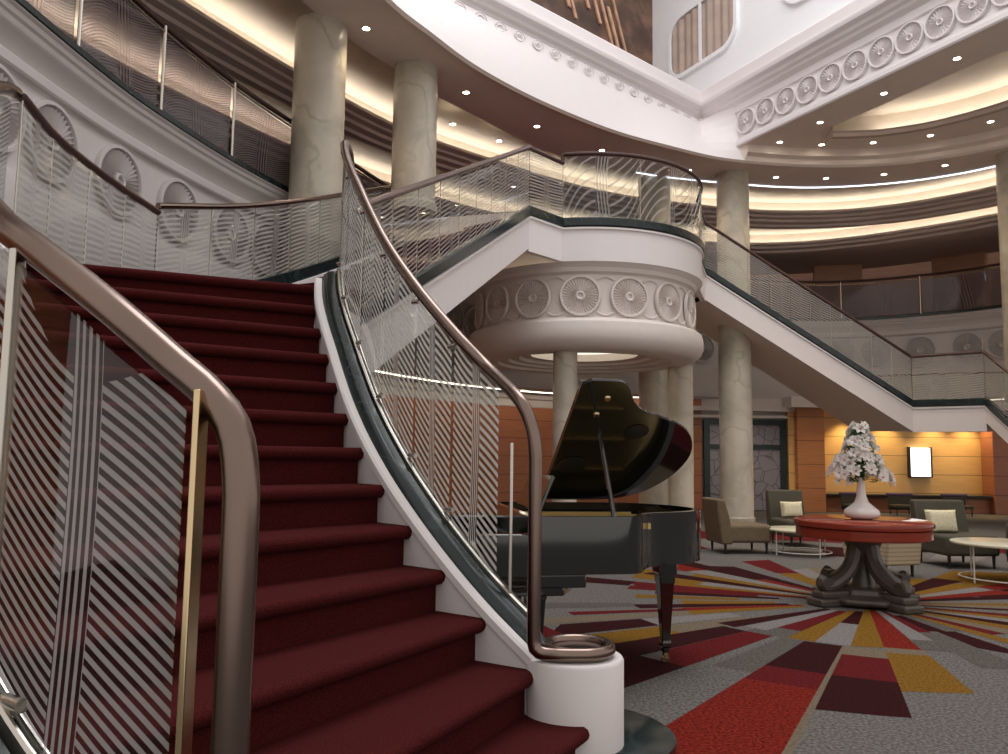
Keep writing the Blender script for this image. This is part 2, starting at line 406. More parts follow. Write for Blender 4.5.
# landing slab, its carpet
LI0, LO0 = inn[-1], Vector((-3.10, 4.92, 0)); F2I, F2O = Vector((-1.30, 7.10, 0)), Vector((-3.28, 7.35, 0))
LZ = 2.6
_f = fwd(NS-1)*.12; LI0 = LI0+_f; LO0 = outr[-1]+_f
land_poly = [(LI0.x, LI0.y), (-1.36, 6.5), (F2I.x, F2I.y), (F2O.x, F2O.y), (-3.30, 6.47), (-3.25, 5.6), (LO0.x, LO0.y)]
child(MB().prism(land_poly, LZ-.5, LZ-.02), 'landing_slab', 'white', ST)
child(MB().prism(land_poly, LZ-.02, LZ), 'landing_carpet', 'carpet', ST)
# drum newel
DC = (.34, 3.84); DR = .235
nw = thing('drum_newel', (*DC, 0), 'white cylindrical newel drum at the foot of the red staircase, carrying a coiled bronze handrail', 'newel')
child(MB().lathe([(0, 0), (DR, 0), (DR, .435), (DR-.008, .447), (DR-.02, .45), (0, .45)], DC, 64), 'drum_body', 'white', nw)
child(MB().lathe([(DR+.001, 0), (DR+.012, .0), (DR+.012, .05), (DR+.001, .055)], DC, 64), 'grey_foot_band', 'black', nw)
mb = MB().lathe([(0, .002), (.42, .002), (.44, .01), (.44, .05), (.42, .062), (0, .062)], (.40, 3.98), 64)
tag(mb.build('marble_plinth', 'green', loc=(.4, 3.98, 0)), 'round dark green marble plinth on the carpet beside the white newel drum', 'plinth')

# handrails ---------------------------------------------------------------
def balustrade(name, label, cat='balustrade'): return thing(name, (0, 0, 0), label, cat, 'glass balustrades')
def standoffs(root, pts, r=.012):
    pass
bi = thing('curved_balustrade', (.15, 3.72, .45), 'bronze handrail with etched glass on the right side of the lower red stair', 'balustrade', 'etched glass balustrades')
BP = offset(inpath, -.168)                           # glass line of the inner balustrade
def shifted(path, dz): return [Vector((p[0], p[1], p[2]+dz)) for p in path]
railpts = []
topz = 3.66
gl = [p for p in BP]
# rail: floor scroll ring -> pole -> bend -> up
ring_c = Vector((.36, 3.82, .485)); rr = .148
scroll = [ring_c+Vector((cos(a)*rr, sin(a)*rr*1.0, 0)) for a in [math.radians(t) for t in range(-100, 251, 10)]]
px, py = .150, 3.70
lead = [Vector((px, py, 1.30)), Vector((px, py, .9)), Vector((px, py, .56)), Vector((px+.008, py-.004, .505)), Vector((px+.05, py-.012, .485)), Vector((px+.13, py-.03, .485))]
tail = [ring_c+Vector((cos(a)*rr, sin(a)*rr, 0)) for a in [math.radians(t) for t in range(-85, 252, 8)]]
upper = [p+Vector((0, 0, 1.12)) for p in gl if p.x < -.06][::4]
upper[-1] = upper[-1]+Vector((0, 0, 0))
bend = [Vector((px-.002, py, 1.40)), Vector((px-.012, py+.015, 1.48)), Vector((px-.04, py+.05, 1.565)), Vector((px-.09, py+.11, 1.65))]
rail = list(reversed(tail))+list(reversed(lead))+bend+upper
rail = spline(rail, 220)
rail += [rail[-1]+Vector((-.02, .16, .06)), rail[-1]+Vector((-.02, .30, .04)), rail[-1]+Vector((-.02, .36, -.02)), rail[-1]+Vector((-.02, .37, -.10))]
child(MB().tube(rail, .0275, 16, flat=1.15), 'handrail', 'rail', bi)
def run_panes(root, base, top, cuts, mat, u0=0.):
    for i in range(len(cuts)-1):
        a, b = cuts[i], cuts[i+1]; e = .004
        pb = sub(base, a+e, b-e); pt = sub(top, a+e, b-e)
        pane(pb, 0, 'etched_glass_pane', mat, root, top=[q.z for q in pt], u0=i)
gb = shifted(BP, .11); gt = [p+Vector((0, 0, 1.10)) for p in BP]
cutI = [.145, .265, .385, .535, .69, .845, 1.0]
run_panes(bi, gb, gt, cutI, 'glass')
for c in [.118]:
    p = path_at(gb, c); q = path_at(gt, c)
    child(MB().box(p.x-.008, p.x+.008, p.y-.02, p.y+.02, p.z-.05, 1.43), 'post', 'chrome', bi, bevel=.003)
for c in cutI[1:]:
    p = path_at(gb, c); q = path_at(gt, c)
    for zz in (p.z+.07, q.z-.06):
        mb = MB().tube([(p.x+.02, p.y-.02, zz), (p.x-.02, p.y+.02, zz)], .014, 12); child(mb, 'glass_clamp', 'chrome', bi)
    child(MB().tube([(q.x, q.y, q.z-.03), (q.x, q.y, q.z+.03)], .007, 8), 'rail_pin', 'chrome', bi)
# outer balustrade, close to the camera
bo = thing('curved_balustrade', (-.62, 1.70, .2), 'large bronze handrail with striped etched glass nearest the camera at left', 'balustrade', 'etched glass balustrades')
OP = offset(OUT, .02)
r2 = [Vector((-.600, 1.72, .10)), Vector((-.600, 1.72, .6)), Vector((-.600, 1.72, 1.15)), Vector((-.604, 1.722, 1.31)), Vector((-.625, 1.73, 1.42)), Vector((-.665, 1.745, 1.495)), Vector((-.73, 1.765, 1.56))]
r2 += [Vector((-.90, 1.81, 1.69)), Vector((-1.13, 1.90, 1.845)), Vector((-1.30, 2.0, 1.955)), Vector((-1.72, 2.38, 2.27)), Vector((-2.15, 2.90, 2.62)), Vector((-2.55, 3.50, 2.98)), Vector((-2.88, 4.2, 3.33)), Vector((-3.07, 4.70, 3.56)), Vector((-3.10, 4.85, 3.60))]
r2 = [q+Vector((.045*max(0, min(1, (1.56-q.z)/.15)) if q.z > 1.4 else .045, 0, 0)) for q in r2]
r2 = spline(r2, 160)
child(MB().tube(r2, .0385, 20, flat=1.1), 'handrail', 'rail', bo)
b0 = shifted(offset(OUT, .0625), .10)
def railz(x, y):
    best = min(r2, key=lambda q: (q.x-x)**2+(q.y-y)**2+(0 if q.z > 1.45 else 9)); return best.z
t0 = [Vector((p.x, p.y, railz(p.x, p.y)-.05)) for p in b0]
run_panes(bo, b0, t0, [.013, .150, .39, .62, .83, 1.0], 'glassnear', .12)
p = path_at(b0, .150)
child(MB().box(p.x-.010, p.x+.010, p.y-.02, p.y+.02, p.z-.2, railz(p.x, p.y)-.02), 'post', 'chrome', bo, bevel=.004)
p = Vector((-.650, 1.715, .45))
child(MB().box(p.x-.006, p.x+.008, p.y-.03, p.y+.03, p.z-.25, 1.50), 'post', 'brass', bo, bevel=.003)
p = path_at(b0, .12); child(MB().tube([(p.x+.03, p.y-.02, p.z+.05), (p.x-.03, p.y+.02, p.z+.05)], .016, 14), 'glass_clamp', 'chrome', bo)

#@@ PART 3 ================================================================== landing balustrade, upper flights, balcony
G_F = 'etched glass balustrades'
DZ = 5.2
def far_balustrade(name, label, path, h, npan, mat='glassfar', rmat='rail_dark', r=.032, posts=True, closed_end=True, rail_extra=None, group=G_F, inset=0.0):
    root = thing(name, tuple(path[0]), label, 'balustrade', group)
    top = shifted(path, h)
    pp = top if rail_extra is None else rail_extra
    child(MB().tube(pp, r, 10), 'handrail', rmat, root)
    bt = shifted(path, .02); tt = shifted(path, h-.02)
    for i in range(npan):
        a, b = i/npan, (i+1)/npan; e = .003
        pb = sub(bt, a+e, b-e); pt = sub(tt, a+e, b-e)
        pane(pb, 0, 'etched_glass_pane', mat, root, top=[q.z for q in pt], u0=i)
    if posts:
        for i in range(npan+1):
            p = path_at(bt, i/npan); q = path_at(tt, i/npan)
            child(MB().tube([(p.x, p.y, p.z-.02), (q.x, q.y, q.z)], posts if isinstance(posts, float) else .006, 6), 'post', 'chrome', root)
    return root
def line3(a, b, n=16): return [Vector(a).lerp(Vector(b), i/n) for i in range(n+1)]
# outer landing edge
LP = spline([(-3.10, 4.92, 2.6), (-3.25, 5.6, 2.6), (-3.30, 6.47, 2.6), (-3.28, 7.35, 2.6)], 24)
far_balustrade('landing_balustrade', 'dark railed etched glass balustrade round the far edge of the half landing at left', LP, 1.0, 4)
F2OP = spline([(-3.28, 7.35, 2.6), (-2.88, 8.65, 3.02), (-2.44, 10.3, 3.66), (-2.0, 12.4, 4.52), (-1.74, 13.9, 5.14)], 30)
far_balustrade('stair_balustrade', 'bronze railed glass balustrade on the far side of the upper left flight, behind the landing', F2OP, 1.06, 9, rmat='rail')
# upper left flight ---------------------------------------------------------
F2IP = line3((-1.30, 7.10, 2.6), (.355, 12.23, 5.2), 26)
UL = thing('upper_staircase', (-1.3, 7.1, 2.6), 'white sided upper flight curving from the half landing up to the round balcony', 'staircase')
def at_z(path, z):
    return min(resample(path, 300), key=lambda q: abs(q.z-z))
for k in range(12):
    z = 2.6+.2*(k+1)
    a0, a1, b0_, b1 = at_z(F2IP, z-.02), at_z(F2IP, z+.18), at_z(F2OP, z-.02), at_z(F2OP, z+.18)
    a0, b0_ = a0.lerp(b0_, .04), b0_.lerp(a0, .04); a1, b1 = a1.lerp(b1, .04), b1.lerp(a1, .04)
    mb = MB(); vs = [(p.x, p.y, zz) for zz in (z-.26, z) for p in (a0, a1, b1, b0_)]
    mb.add(vs, [(0, 1, 2, 3), (7, 6, 5, 4), (0, 4, 5, 1), (1, 5, 6, 2), (2, 6, 7, 3), (3, 7, 4, 0)]); child(mb, 'carpeted_step', 'carpet', UL, bevel=.02)
def flight_sides(root, P, O, side):
    """P the atrium edge (travel up), stairs on the left when side=1"""
    s = side
    sweep(mb := MB(), P, [(0, -.62), (0, -.14), (-.03*s, -.13), (-.03*s, -.10), (0, -.09), (.10*s, -.09), (.10*s, -.62)], closed=True); child(mb, 'white_fascia', 'white', root)
    sweep(mb := MB(), P, [(-.02*s, -.09), (-.045*s, -.07), (-.045*s, .05), (-.03*s, .065), (.06*s, .065), (.06*s, -.09)], closed=True); child(mb, 'marble_kerb', 'green', root)
    sweep(mb := MB(), O, [(0, -.5), (0, .20), (-.08*s, .20), (-.08*s, -.5)], closed=True); child(mb, 'marble_kerb', 'green', root)
    sweep(mb := MB(), O, [(-.08*s, -.5), (-.08*s, .05), (-.10*s, .05), (-.10*s, -.5)], closed=True); child(mb, 'white_skirting', 'white', root)
    A = resample(shifted(offset(P, .02*s), -.60), 30); B = resample(shifted(O, -.55), 30)
    loft(mb := MB(), A, B); child(mb, 'plaster_underside', 'soffit', root)
flight_sides(UL, F2IP, F2OP, 1)
rx = spline([(-1.33, 6.95, 3.50), (-1.31, 7.02, 3.56), (-1.28, 7.2, 3.66)]+[tuple(p+Vector((0, 0, 1.02))) for p in F2IP[2:-1]]+[(.355, 12.23, 6.22)], 60)
far_balustrade('stair_balustrade', 'bronze railed etched glass balustrade rising in front of the round balcony at centre', F2IP, 1.0, 9, rmat='rail', rail_extra=rx, r=.036)
# platform + round balcony ----------------------------------------------------
BC = Vector((1.50, 14.97)); BR = 2.18
def arc(c, r, a0, a1, n, z): return [Vector((c[0]+r*cos(math.radians(a0+(a1-a0)*i/n)), c[1]+r*sin(math.radians(a0+(a1-a0)*i/n)), z)) for i in range(n+1)]
edge1 = line3((.355, 12.23, DZ), (.93, 12.86, DZ), 4)
bal = arc(BC, BR, -105.2, -2, 30, DZ)
edge2 = line3(tuple(bal[-1]), (4.09, 16.10, DZ), 4)
PL = thing('round_balcony', (1.5, 14.97, 3.12), 'round white balcony on columns with a frieze of fluted medallions', 'balcony')
deck = [(p.x, p.y) for e in (edge1, bal, edge2) for p in offset(e, .06)]+[(3.9, 17.9), (3.2, 20.6), (1.2, 19.6), (-.3, 18.1), (-1.6, 15.8), (-1.85, 12.9)]
child(MB().prism(deck, DZ-.5, DZ-.01), 'platform_slab', 'soffit', PL)
child(MB().prism(deck, DZ-.01, DZ+.005), 'deck_carpet', 'carpet', PL)
for e, nm in ((edge1, 0), (bal, 1), (edge2, 2)):
    # travel anticlockwise about the centre => deck on the left
    sweep(mb := MB(), e, [(0, -.66), (0, -.14), (-.03, -.13), (-.03, -.10), (0, -.09), (.10, -.09), (.10, -.66)], closed=True); child(mb, 'white_fascia', 'white', PL)
    sweep(mb := MB(), e, [(-.02, -.09), (-.045, -.07), (-.045, .05), (-.03, .065), (.06, .065), (.06, -.09)], closed=True); child(mb, 'marble_kerb', 'green', PL)
# drum under the balcony
prof = [(BR-.02, 4.54), (BR-.06, 4.50), (BR-.10, 4.47), (BR-.12, 4.40), (BR-.17, 4.38), (BR-.19, 4.36), (BR-.19, 3.66), (BR-.17, 3.64), (BR-.12, 3.62), (BR-.06, 3.60), (BR-.01, 3.56), (BR+.01, 3.45), (BR+.01, 3.32), (BR-.03, 3.22), (BR-.12, 3.14), (BR-.22, 3.11), (1.62, 3.10), (1.60, 3.15), (1.42, 3.15), (1.40, 3.20), (1.22, 3.20), (1.20, 3.26), (1.0, 3.26), (.98, 3.40)]
child(MB().lathe(prof, BC, 96), 'balcony_drum', 'cream', PL)
child(MB().lathe([(0, 3.40), (1.0, 3.40), (1.0, 3.46), (0, 3.46)], BC, 48), 'oval_light', 'oval', PL)
def medallion_mesh(r=.34, depth=.05, ribs=36):
    """fluted round medallion facing -Y, centre at origin"""
    mb = MB()
    def ring(prof, n=48):
        vs = []; P = len(prof)
        for k in range(n):
            a = 2*PI*k/n
            for q, d in prof: vs.append((q*cos(a), -d, q*sin(a)))
        mb.add(vs, [(k*P+i, ((k+1) % n)*P+i, ((k+1) % n)*P+i+1, k*P+i+1) for k in range(n) for i in range(P-1)])
    ring([(r, 0), (r, depth*.8), (r*.98, depth), (r*.90, depth), (r*.88, depth*.7), (r*.88, depth*.25), (.0001, depth*.25)])
    ring([(r*.22, depth*.2), (r*.22, depth*.8), (r*.18, depth*.95), (r*.13, depth*.8), (r*.12, depth*.3), (.0001, depth*.3)], 24)
    for k in range(ribs):
        a = 2*PI*k/ribs; w = PI/ribs*.55
        r0, r1 = r*.27, r*.85
        vs = [(r0*cos(a-w), -depth*.25, r0*sin(a-w)), (r0*cos(a+w), -depth*.25, r0*sin(a+w)), (r1*cos(a+w), -depth*.25, r1*sin(a+w)), (r1*cos(a-w), -depth*.25, r1*sin(a-w)),
              (r0*cos(a), -depth*.75, r0*sin(a)), (r1*cos(a), -depth*.85, r1*sin(a))]
        mb.add(vs, [(0, 4, 5, 3), (1, 2, 5, 4), (0, 1, 4), (3, 5, 2)])
    me = bpy.data.meshes.new('medallion'); me.from_pydata(mb.v, [], mb.f); me.update(); me.shade_smooth(); me.set_sharp_from_angle(angle=.5)
    return me
med = medallion_mesh(); med.materials.append(M['cream'])
med_w = medallion_mesh(.385, .07); med_w.materials.append(M['fascia'])
med_s = medallion_mesh(.265, .07, 24); med_s.materials.append(M['white'])
def place_med(me, root, pos, nrm, name='medallion'):
    o = bpy.data.objects.new(name, me); COL.objects.link(o); o.parent = root
    rz = math.atan2(nrm[1], nrm[0])+PI/2
    L = root.location; o.location = Vector(pos)-L; o.rotation_euler = (0, 0, rz); return o
for i in range(-5, 6):
    a = math.radians(-97.5+23.6*i)
    n = (cos(a), sin(a)); rr_ = BR-.19
    place_med(med, PL, (BC.x+n[0]*rr_, BC.y+n[1]*rr_, 4.0), n)
    a2 = a+math.radians(11.8); n2 = (cos(a2), sin(a2))
    for zz in (4.27, 3.73):
        pts = [(BC.x+(rr_+.01)*cos(a2+t), BC.y+(rr_+.01)*sin(a2+t), zz+.05*cos(t*22)*(1 if zz > 4 else -1)) for t in [x*.012 for x in range(-6, 7)]]
        child(MB().tube(pts, .018, 6), 'link_moulding', 'cream', PL)
BALr = [bal[0]+Vector((0, 0, 1.0)), bal[0]+Vector((0, 0, 1.10))]+[p+Vector((0, 0, 1.15)) for p in bal[0:]]+[bal[-1]+Vector((.01, .15, 1.10))]
far_balustrade('balcony_balustrade', 'curved dark railed glass balustrade round the balcony front with swirl etching', bal, 1.12, 3, mat='glassplain', rail_extra=spline(BALr, 60), r=.034)
far_balustrade('balcony_balustrade', 'short straight glass balustrade left of the round balcony front', edge1, 1.0, 1)
far_balustrade('balcony_balustrade', 'short straight glass balustrade between the round balcony and the right flight', edge2, 1.0, 2)
# right flight ------------------------------------------------------------------
FR = thing('right_staircase', (4.09, 16.1, 5.2), 'straight white sided flight descending to the right from the round balcony', 'staircase')
RP = line3((4.09, 16.10, DZ), (8.75, 17.08, LZ), 26)                 # travel down; stairs on the left (far side)
RO = line3((3.75, 17.95, DZ), (8.35, 18.95, LZ), 26)
for k in range(13):
    a0 = path_at(RP, k/13); a1 = path_at(RP, (k+1)/13); c0 = path_at(RO, k/13); c1 = path_at(RO, (k+1)/13); z = DZ-.2*k
    mb = MB(); vs = [(p.x, p.y, zz) for zz in (z-.42, z-.20) for p in (a0.lerp(c0, .04), a1.lerp(c1, .04), c1.lerp(a1, .04), c0.lerp(a0, .04))]
    mb.add(vs, [(0, 1, 2, 3), (7, 6, 5, 4), (0, 4, 5, 1), (1, 5, 6, 2), (2, 6, 7, 3), (3, 7, 4, 0)]); child(mb, 'carpeted_step', 'carpet', FR, bevel=.02)
flight_sides(FR, RP, RO, 1)
RL = line3((8.75, 17.08, LZ), (9.77, 16.18, LZ), 6)
rpoly = [(8.78, 17.15), (9.82, 16.25), (11.4, 16.9), (10.9, 18.6), (8.35, 18.95)]
child(MB().prism(rpoly, LZ-.55, LZ-.01), 'landing_slab', 'soffit', FR)
R3 = line3((9.77, 16.18, LZ), (9.60, 11.9, 0.0), 26); R3O = line3((11.4, 16.9, LZ), (11.4, 12.0, 0.0), 26)
for seg in (RL,):
    sweep(mb := MB(), seg, [(0, -.62), (0, -.14), (-.03, -.13), (-.03, -.10), (0, -.09), (.10, -.09), (.10, -.62)], closed=True); child(mb, 'white_fascia', 'white', FR)
    sweep(mb := MB(), seg, [(-.02, -.09), (-.045, -.07), (-.045, .05), (-.03, .065), (.06, .065), (.06, -.09)], closed=True); child(mb, 'marble_kerb', 'green', FR)
for k in range(13):
    a0 = path_at(R3, k/13); a1 = path_at(R3, (k+1)/13); c0 = path_at(R3O, k/13); c1 = path_at(R3O, (k+1)/13); z = LZ-.2*k
    mb = MB(); vs = [(p.x, p.y, zz) for zz in (max(0, z-.42), z-.20) for p in (a0.lerp(c0, .05), a1.lerp(c1, .05), c1, c0)]
    mb.add(vs, [(0, 1, 2, 3), (7, 6, 5, 4), (0, 4, 5, 1), (1, 5, 6, 2), (2, 6, 7, 3), (3, 7, 4, 0)]); child(mb, 'carpeted_step', 'carpet', FR, bevel=.02)
R3s = R3[:22]
sweep(mb := MB(), R3s, [(0, -.45), (0, -.14), (-.03, -.13), (-.03, -.10), (0, -.09), (.10, -.09), (.10, -.45)], closed=True); child(mb, 'white_fascia', 'white', FR)
sweep(mb := MB(), R3s, [(-.02, -.09), (-.045, -.07), (-.045, .05), (-.03, .065), (.06, .065), (.06, -.09)], closed=True); child(mb, 'marble_kerb', 'green', FR)
far_balustrade('stair_balustrade', 'dark railed glass balustrade sloping down to the right from the round balcony', RP, 1.0, 10, rmat='rail_dark')
far_balustrade('landing_balustrade', 'level dark railed glass balustrade on the right half landing', RL, 1.0, 2, rmat='rail_dark')
far_balustrade('stair_balustrade', 'dark railed glass balustrade dropping out of view at the far right', R3s, 1.0, 6, rmat='rail_dark')
ROb = shifted(RO, .0)
far_balustrade('stair_balustrade', 'rear glass balustrade on the far side of the right flight', ROb, .75, 6, rmat='rail', r=.022)
far_balustrade('landing_balustrade', 'rear glass balustrade behind the right half landing', line3((8.35, 18.95, LZ), (11.2, 17.6, LZ), 8), .75, 4, rmat='rail', r=.022)

#@@ PART 4 ================================================================== gallery ring, ceilings
GP = [(-4.5, 1), (-4.4, 3), (-4.3, 4.8), (-4.2, 6.5), (-4.09, 7.9), (-3.92, 8.9), (-3.60, 10.2), (-3.18, 11.43), (-2.4, 13.6), (-1.45, 15.9), (-.3, 17.8), (1.2, 19.3), (3.2, 20.3), (5.6, 21.0), (7.8, 21.6), (9.63, 21.4), (11.23, 20.4), (12.2, 19.3), (13.3, 17.4), (14.2, 15), (14.8, 12)]
G = spline([(x, y, 0) for x, y in GP], 150)          # travel clockwise: outward is the LEFT normal
gal = thing('gallery_edge', (0, 0, 0), 'curved upper gallery edge with cornice, cove and medallion frieze behind the stairs', 'gallery')
gprof = [(n*.38 if n > 0 else n, z) for n, z in [(0, 5.20), (-.03, 5.18), (-.03, 5.12), (.0, 5.10), (.03, 5.06), (.10, 5.04), (.12, 5.00), (.15, 4.98), (.22, 4.96), (.36, 4.90), (.42, 4.84), (.44, 4.82), (.40, 4.80), (.40, 4.72), (.44, 4.70), (.54, 4.69), (.58, 4.67), (.60, 3.86), (.56, 3.82), (.42, 3.78), (.36, 3.70), (.30, 3.56), (.26, 3.34), (.27, 3.10), (.34, 2.98), (.60, 2.93)]]
child(sweep(MB(), Z(G, 0), gprof), 'cornice_and_frieze', 'fascia', gal, angle=30)
child(sweep(MB(), Z(G, 0), [(.02, 5.20), (3.35, 5.20), (3.35, 5.1), (.02, 5.1)], closed=True), 'gallery_floor', 'carpet', gal)
child(sweep(MB(), Z(G, 0), [(-.035, 5.13), (-.045, 5.14), (-.045, 5.20), (-.03, 5.215), (.06, 5.215), (.06, 5.13)], closed=True), 'marble_kerb', 'green', gal)
Gf = offset(G, .225); acc = 0; nxt = .35; NN = plan_normals(G); cnt = 0
for i in range(1, len(Gf)):
    acc += (Gf[i].xy-Gf[i-1].xy).length
    while acc >= nxt and cnt < 62:
        n = NN[i]; place_med(med_w, gal, (Gf[i].x, Gf[i].y, 4.27), (-n.x, -n.y), 'medallion'); nxt += 1.0; cnt += 1
Gb = Z(offset(G, 3.4), 0)
structure(sweep(MB(), Gb, [(0, 5.2), (0, 7.6)]).build('wall_gallery', 'darkwall'))
# gallery wood piers on the right
for (px_, py_), lab in (((9.75, 23.1), 'wooden pier behind the gallery rail, left of the two at right'), ((12.55, 21.7), 'wooden pier behind the gallery rail, nearest the right marble column')):
    i = min(range(len(G)), key=lambda k: (G[k].x-px_)**2+(G[k].y-py_)**2); n = plan_normals(G)[i]; p = Vector((px_, py_, 0))
    mt = Matrix.Translation((p.x, p.y, 0)) @ Matrix.Rotation(math.atan2(n.y, n.x), 4, 'Z')
    o = tag(MB().box(-.2, .2, -.65, .65, 5.2, 7.3, mtx=mt).build('wooden_pier', 'galwood', smooth=False, bevel=.01, loc=(p.x, p.y, 5.2)), lab, 'pier', 'wooden piers on the gallery')
# gallery balustrades
GL = [0]
for a_, b_2 in zip(G, G[1:]): GL.append(GL[-1]+(b_2-a_).length)
def g_at(px_, py_):
    i = min(range(len(G)), key=lambda k: (G[k].x-px_)**2+(G[k].y-py_)**2); return GL[i]/GL[-1]
def gal_run(t0, t1, n, label):
    P = resample([path_at(G, t0+(t1-t0)*k/60) for k in range(61)], 60); P = Z(P, 5.20)
    root = thing('gallery_balustrade', tuple(P[0]), label, 'balustrade', 'gallery balustrades')
    child(MB().tube(shifted(P, 1.02), .035, 8), 'handrail', 'rail_dark', root)
    child(MB().tube(shifted(offset(P, -.03), .93), .014, 6), 'metal_rail', 'chrome', root)
    for i in range(n):
        pb = sub(shifted(P, .03), i/n+.004, (i+1)/n-.004)
        pane(pb, .88, 'tinted_glass_pane', 'glassgal', root, u0=i)
    for i in range(n+1):
        q = path_at(offset(P, -.03), i/n); child(MB().tube([(q.x, q.y, 5.20), (q.x, q.y, 6.20)], .018, 8), 'post', 'chrome', root)
tE = g_at(-3.14, 11.55)
gal_run(tE-7*1.43/GL[-1], tE, 7, 'tinted etched glass gallery balustrade at upper left with thin chrome posts')
gal_run(g_at(-2.7, 12.8), g_at(3.2, 20.3), 6, 'tinted glass gallery balustrade behind the round balcony')
gal_run(g_at(3.4, 20.4), g_at(13.2, 17.5), 6, 'tinted glass gallery balustrade at right with chrome posts, behind the right flight')

# ring ceiling -----------------------------------------------------------------
N_ = 120
R0 = spline([(-3.3, 3, 0), (-3.1, 5, 0), (-2.75, 7, 0), (-2.25, 8.9, 0), (-1.63, 10.49, 0), (-1.15, 11.32, 0), (-.58, 12.23, 0), (.195, 13.155, 0), (1.07, 14.0, 0), (2.12, 14.85, 0), (3.27, 15.53, 0), (4.40, 16.1, 0), (5.54, 16.37, 0), (6.65, 16.46, 0), (7.69, 16.37, 0), (8.6, 16.06, 0), (9.83, 15.2, 0), (11.0, 13.6, 0), (11.8, 11.6, 0), (12.2, 9, 0)], N_)
E1 = spline([(-4.0, 2.5, 0), (-3.95, 5, 0), (-3.7, 7.5, 0), (-3.2, 9.7, 0), (-2.43, 11.52, 0), (-1.86, 12.45, 0), (-1.18, 13.52, 0), (-.48, 14.4, 0), (.44, 15.55, 0), (1.3, 16.3, 0), (3.3, 17.25, 0), (5.42, 17.75, 0), (6.75, 17.9, 0), (7.85, 17.77, 0), (8.84, 17.46, 0), (9.69, 16.97, 0), (10.4, 16.3, 0), (11.6, 14.6, 0), (12.5, 12, 0), (12.9, 9, 0)], N_)
L1 = spline([(-5.9, 2, 0), (-5.85, 5, 0), (-5.5, 8, 0), (-4.95, 9.8, 0), (-4.35, 11.1, 0), (-3.6, 12.5, 0), (-2.83, 13.8, 0), (-2.1, 14.85, 0), (-1.16, 15.8, 0), (-.1, 16.7, 0), (1.5, 18.0, 0), (3.4, 19.0, 0), (6.11, 19.73, 0), (7.48, 19.8, 0), (8.65, 19.6, 0), (9.7, 19.1, 0), (10.5, 18.45, 0), (11.2, 17.7, 0), (12.4, 15.9, 0), (13.4, 13, 0), (13.8, 9, 0)], N_)
M1 = offset(L1, .62)
L2 = spline([(-7.4, 2, 0), (-7.3, 5, 0), (-7, 8.3, 0), (-6.2, 11, 0), (-5.0, 13.5, 0), (-3.4, 16, 0), (-1.4, 18.1, 0), (1, 19.9, 0), (4, 21.1, 0), (6.6, 21.45, 0), (8.0, 21.25, 0), (9.1, 20.75, 0), (10.1, 20.05, 0), (11.6, 18.6, 0), (13.2, 16.4, 0), (14.3, 13, 0), (14.8, 9, 0)], N_)
GE = offset(L2, 3.0)
mb = MB()
loft(mb, Z(R0, 7.6), Z(E1, 7.6), 0)                        # soffit with downlights
loft(mb, Z(R0, 7.60), Z(offset(R0, .05), 7.56), 0)
loft(mb, Z(E1, 7.6), Z(E1, 7.78), 0); loft(mb, Z(E1, 7.78), Z(offset(E1, .12), 7.78), 0); loft(mb, Z(offset(E1, .12), 7.78), Z(offset(E1, .12), 7.95), 0)
A_ = offset(E1, .12)
loft(mb, Z(A_, 7.95), Z(offset(L1, .30), 7.95), 1)          # cove ceiling
loft(mb, Z(offset(L1, .30), 7.95), Z(offset(L1, .30), 7.55), 1)
# lip and stepped mouldings under it
prev = None
for d, z in [(.0, 7.66), (.0, 7.60), (.06, 7.58), (.14, 7.57), (.15, 7.52), (.28, 7.50), (.30, 7.44), (.46, 7.42), (.48, 7.36), (.62, 7.35), (.62, 7.55)]:
    cur = Z(offset(L1, d), z)
    if prev: loft(mb, prev, cur, 2)
    prev = cur
loft(mb, Z(offset(L1, 0), 7.66), Z(offset(L1, .05), 7.66), 2)
loft(mb, Z(M1, 7.55), Z(offset(L2, .28), 7.55), 1)
loft(mb, Z(offset(L2, .28), 7.55), Z(offset(L2, .28), 7.2), 1)
prev = None
for d, z in [(.04, 7.26), (.0, 7.26), (.0, 7.2), (.10, 7.18), (.12, 7.12), (.28, 7.10), (.30, 7.04), (.5, 7.02), (3.0, 7.02)]:
    cur = Z(offset(L2, d), z)
    if prev: loft(mb, prev, cur, 2)
    prev = cur
o = mb.build('ceiling', ['soffit', 'recess', 'mould'], angle=30); structure(o)
CV = thing('cove_lighting', (0, 0, 0), 'concealed warm strip lights behind the curved ceiling ledges', 'light')
child(sweep(MB(), Z(offset(L1, .16), 7.60), [(-.035, 0), (.035, 0)]), 'cove_light_strip', 'cove', CV)
child(sweep(MB(), Z(offset(L2, .14), 7.22), [(-.03, 0), (.03, 0)]), 'cove_light_strip', 'cove', CV)
child(MB().tube(Z(E1, 7.60)[62:112], .022, 6), 'cool_line_light', 'led', CV)

# white curved band between the ring edge and the straight cornice of the upper well
C1 = (-5.96, 8.03); C2 = (4.29, 17.15); C3 = (9.47, 6.81)
nC = 60
CA = line3((*C1, 0), (*C2, 0), nC)
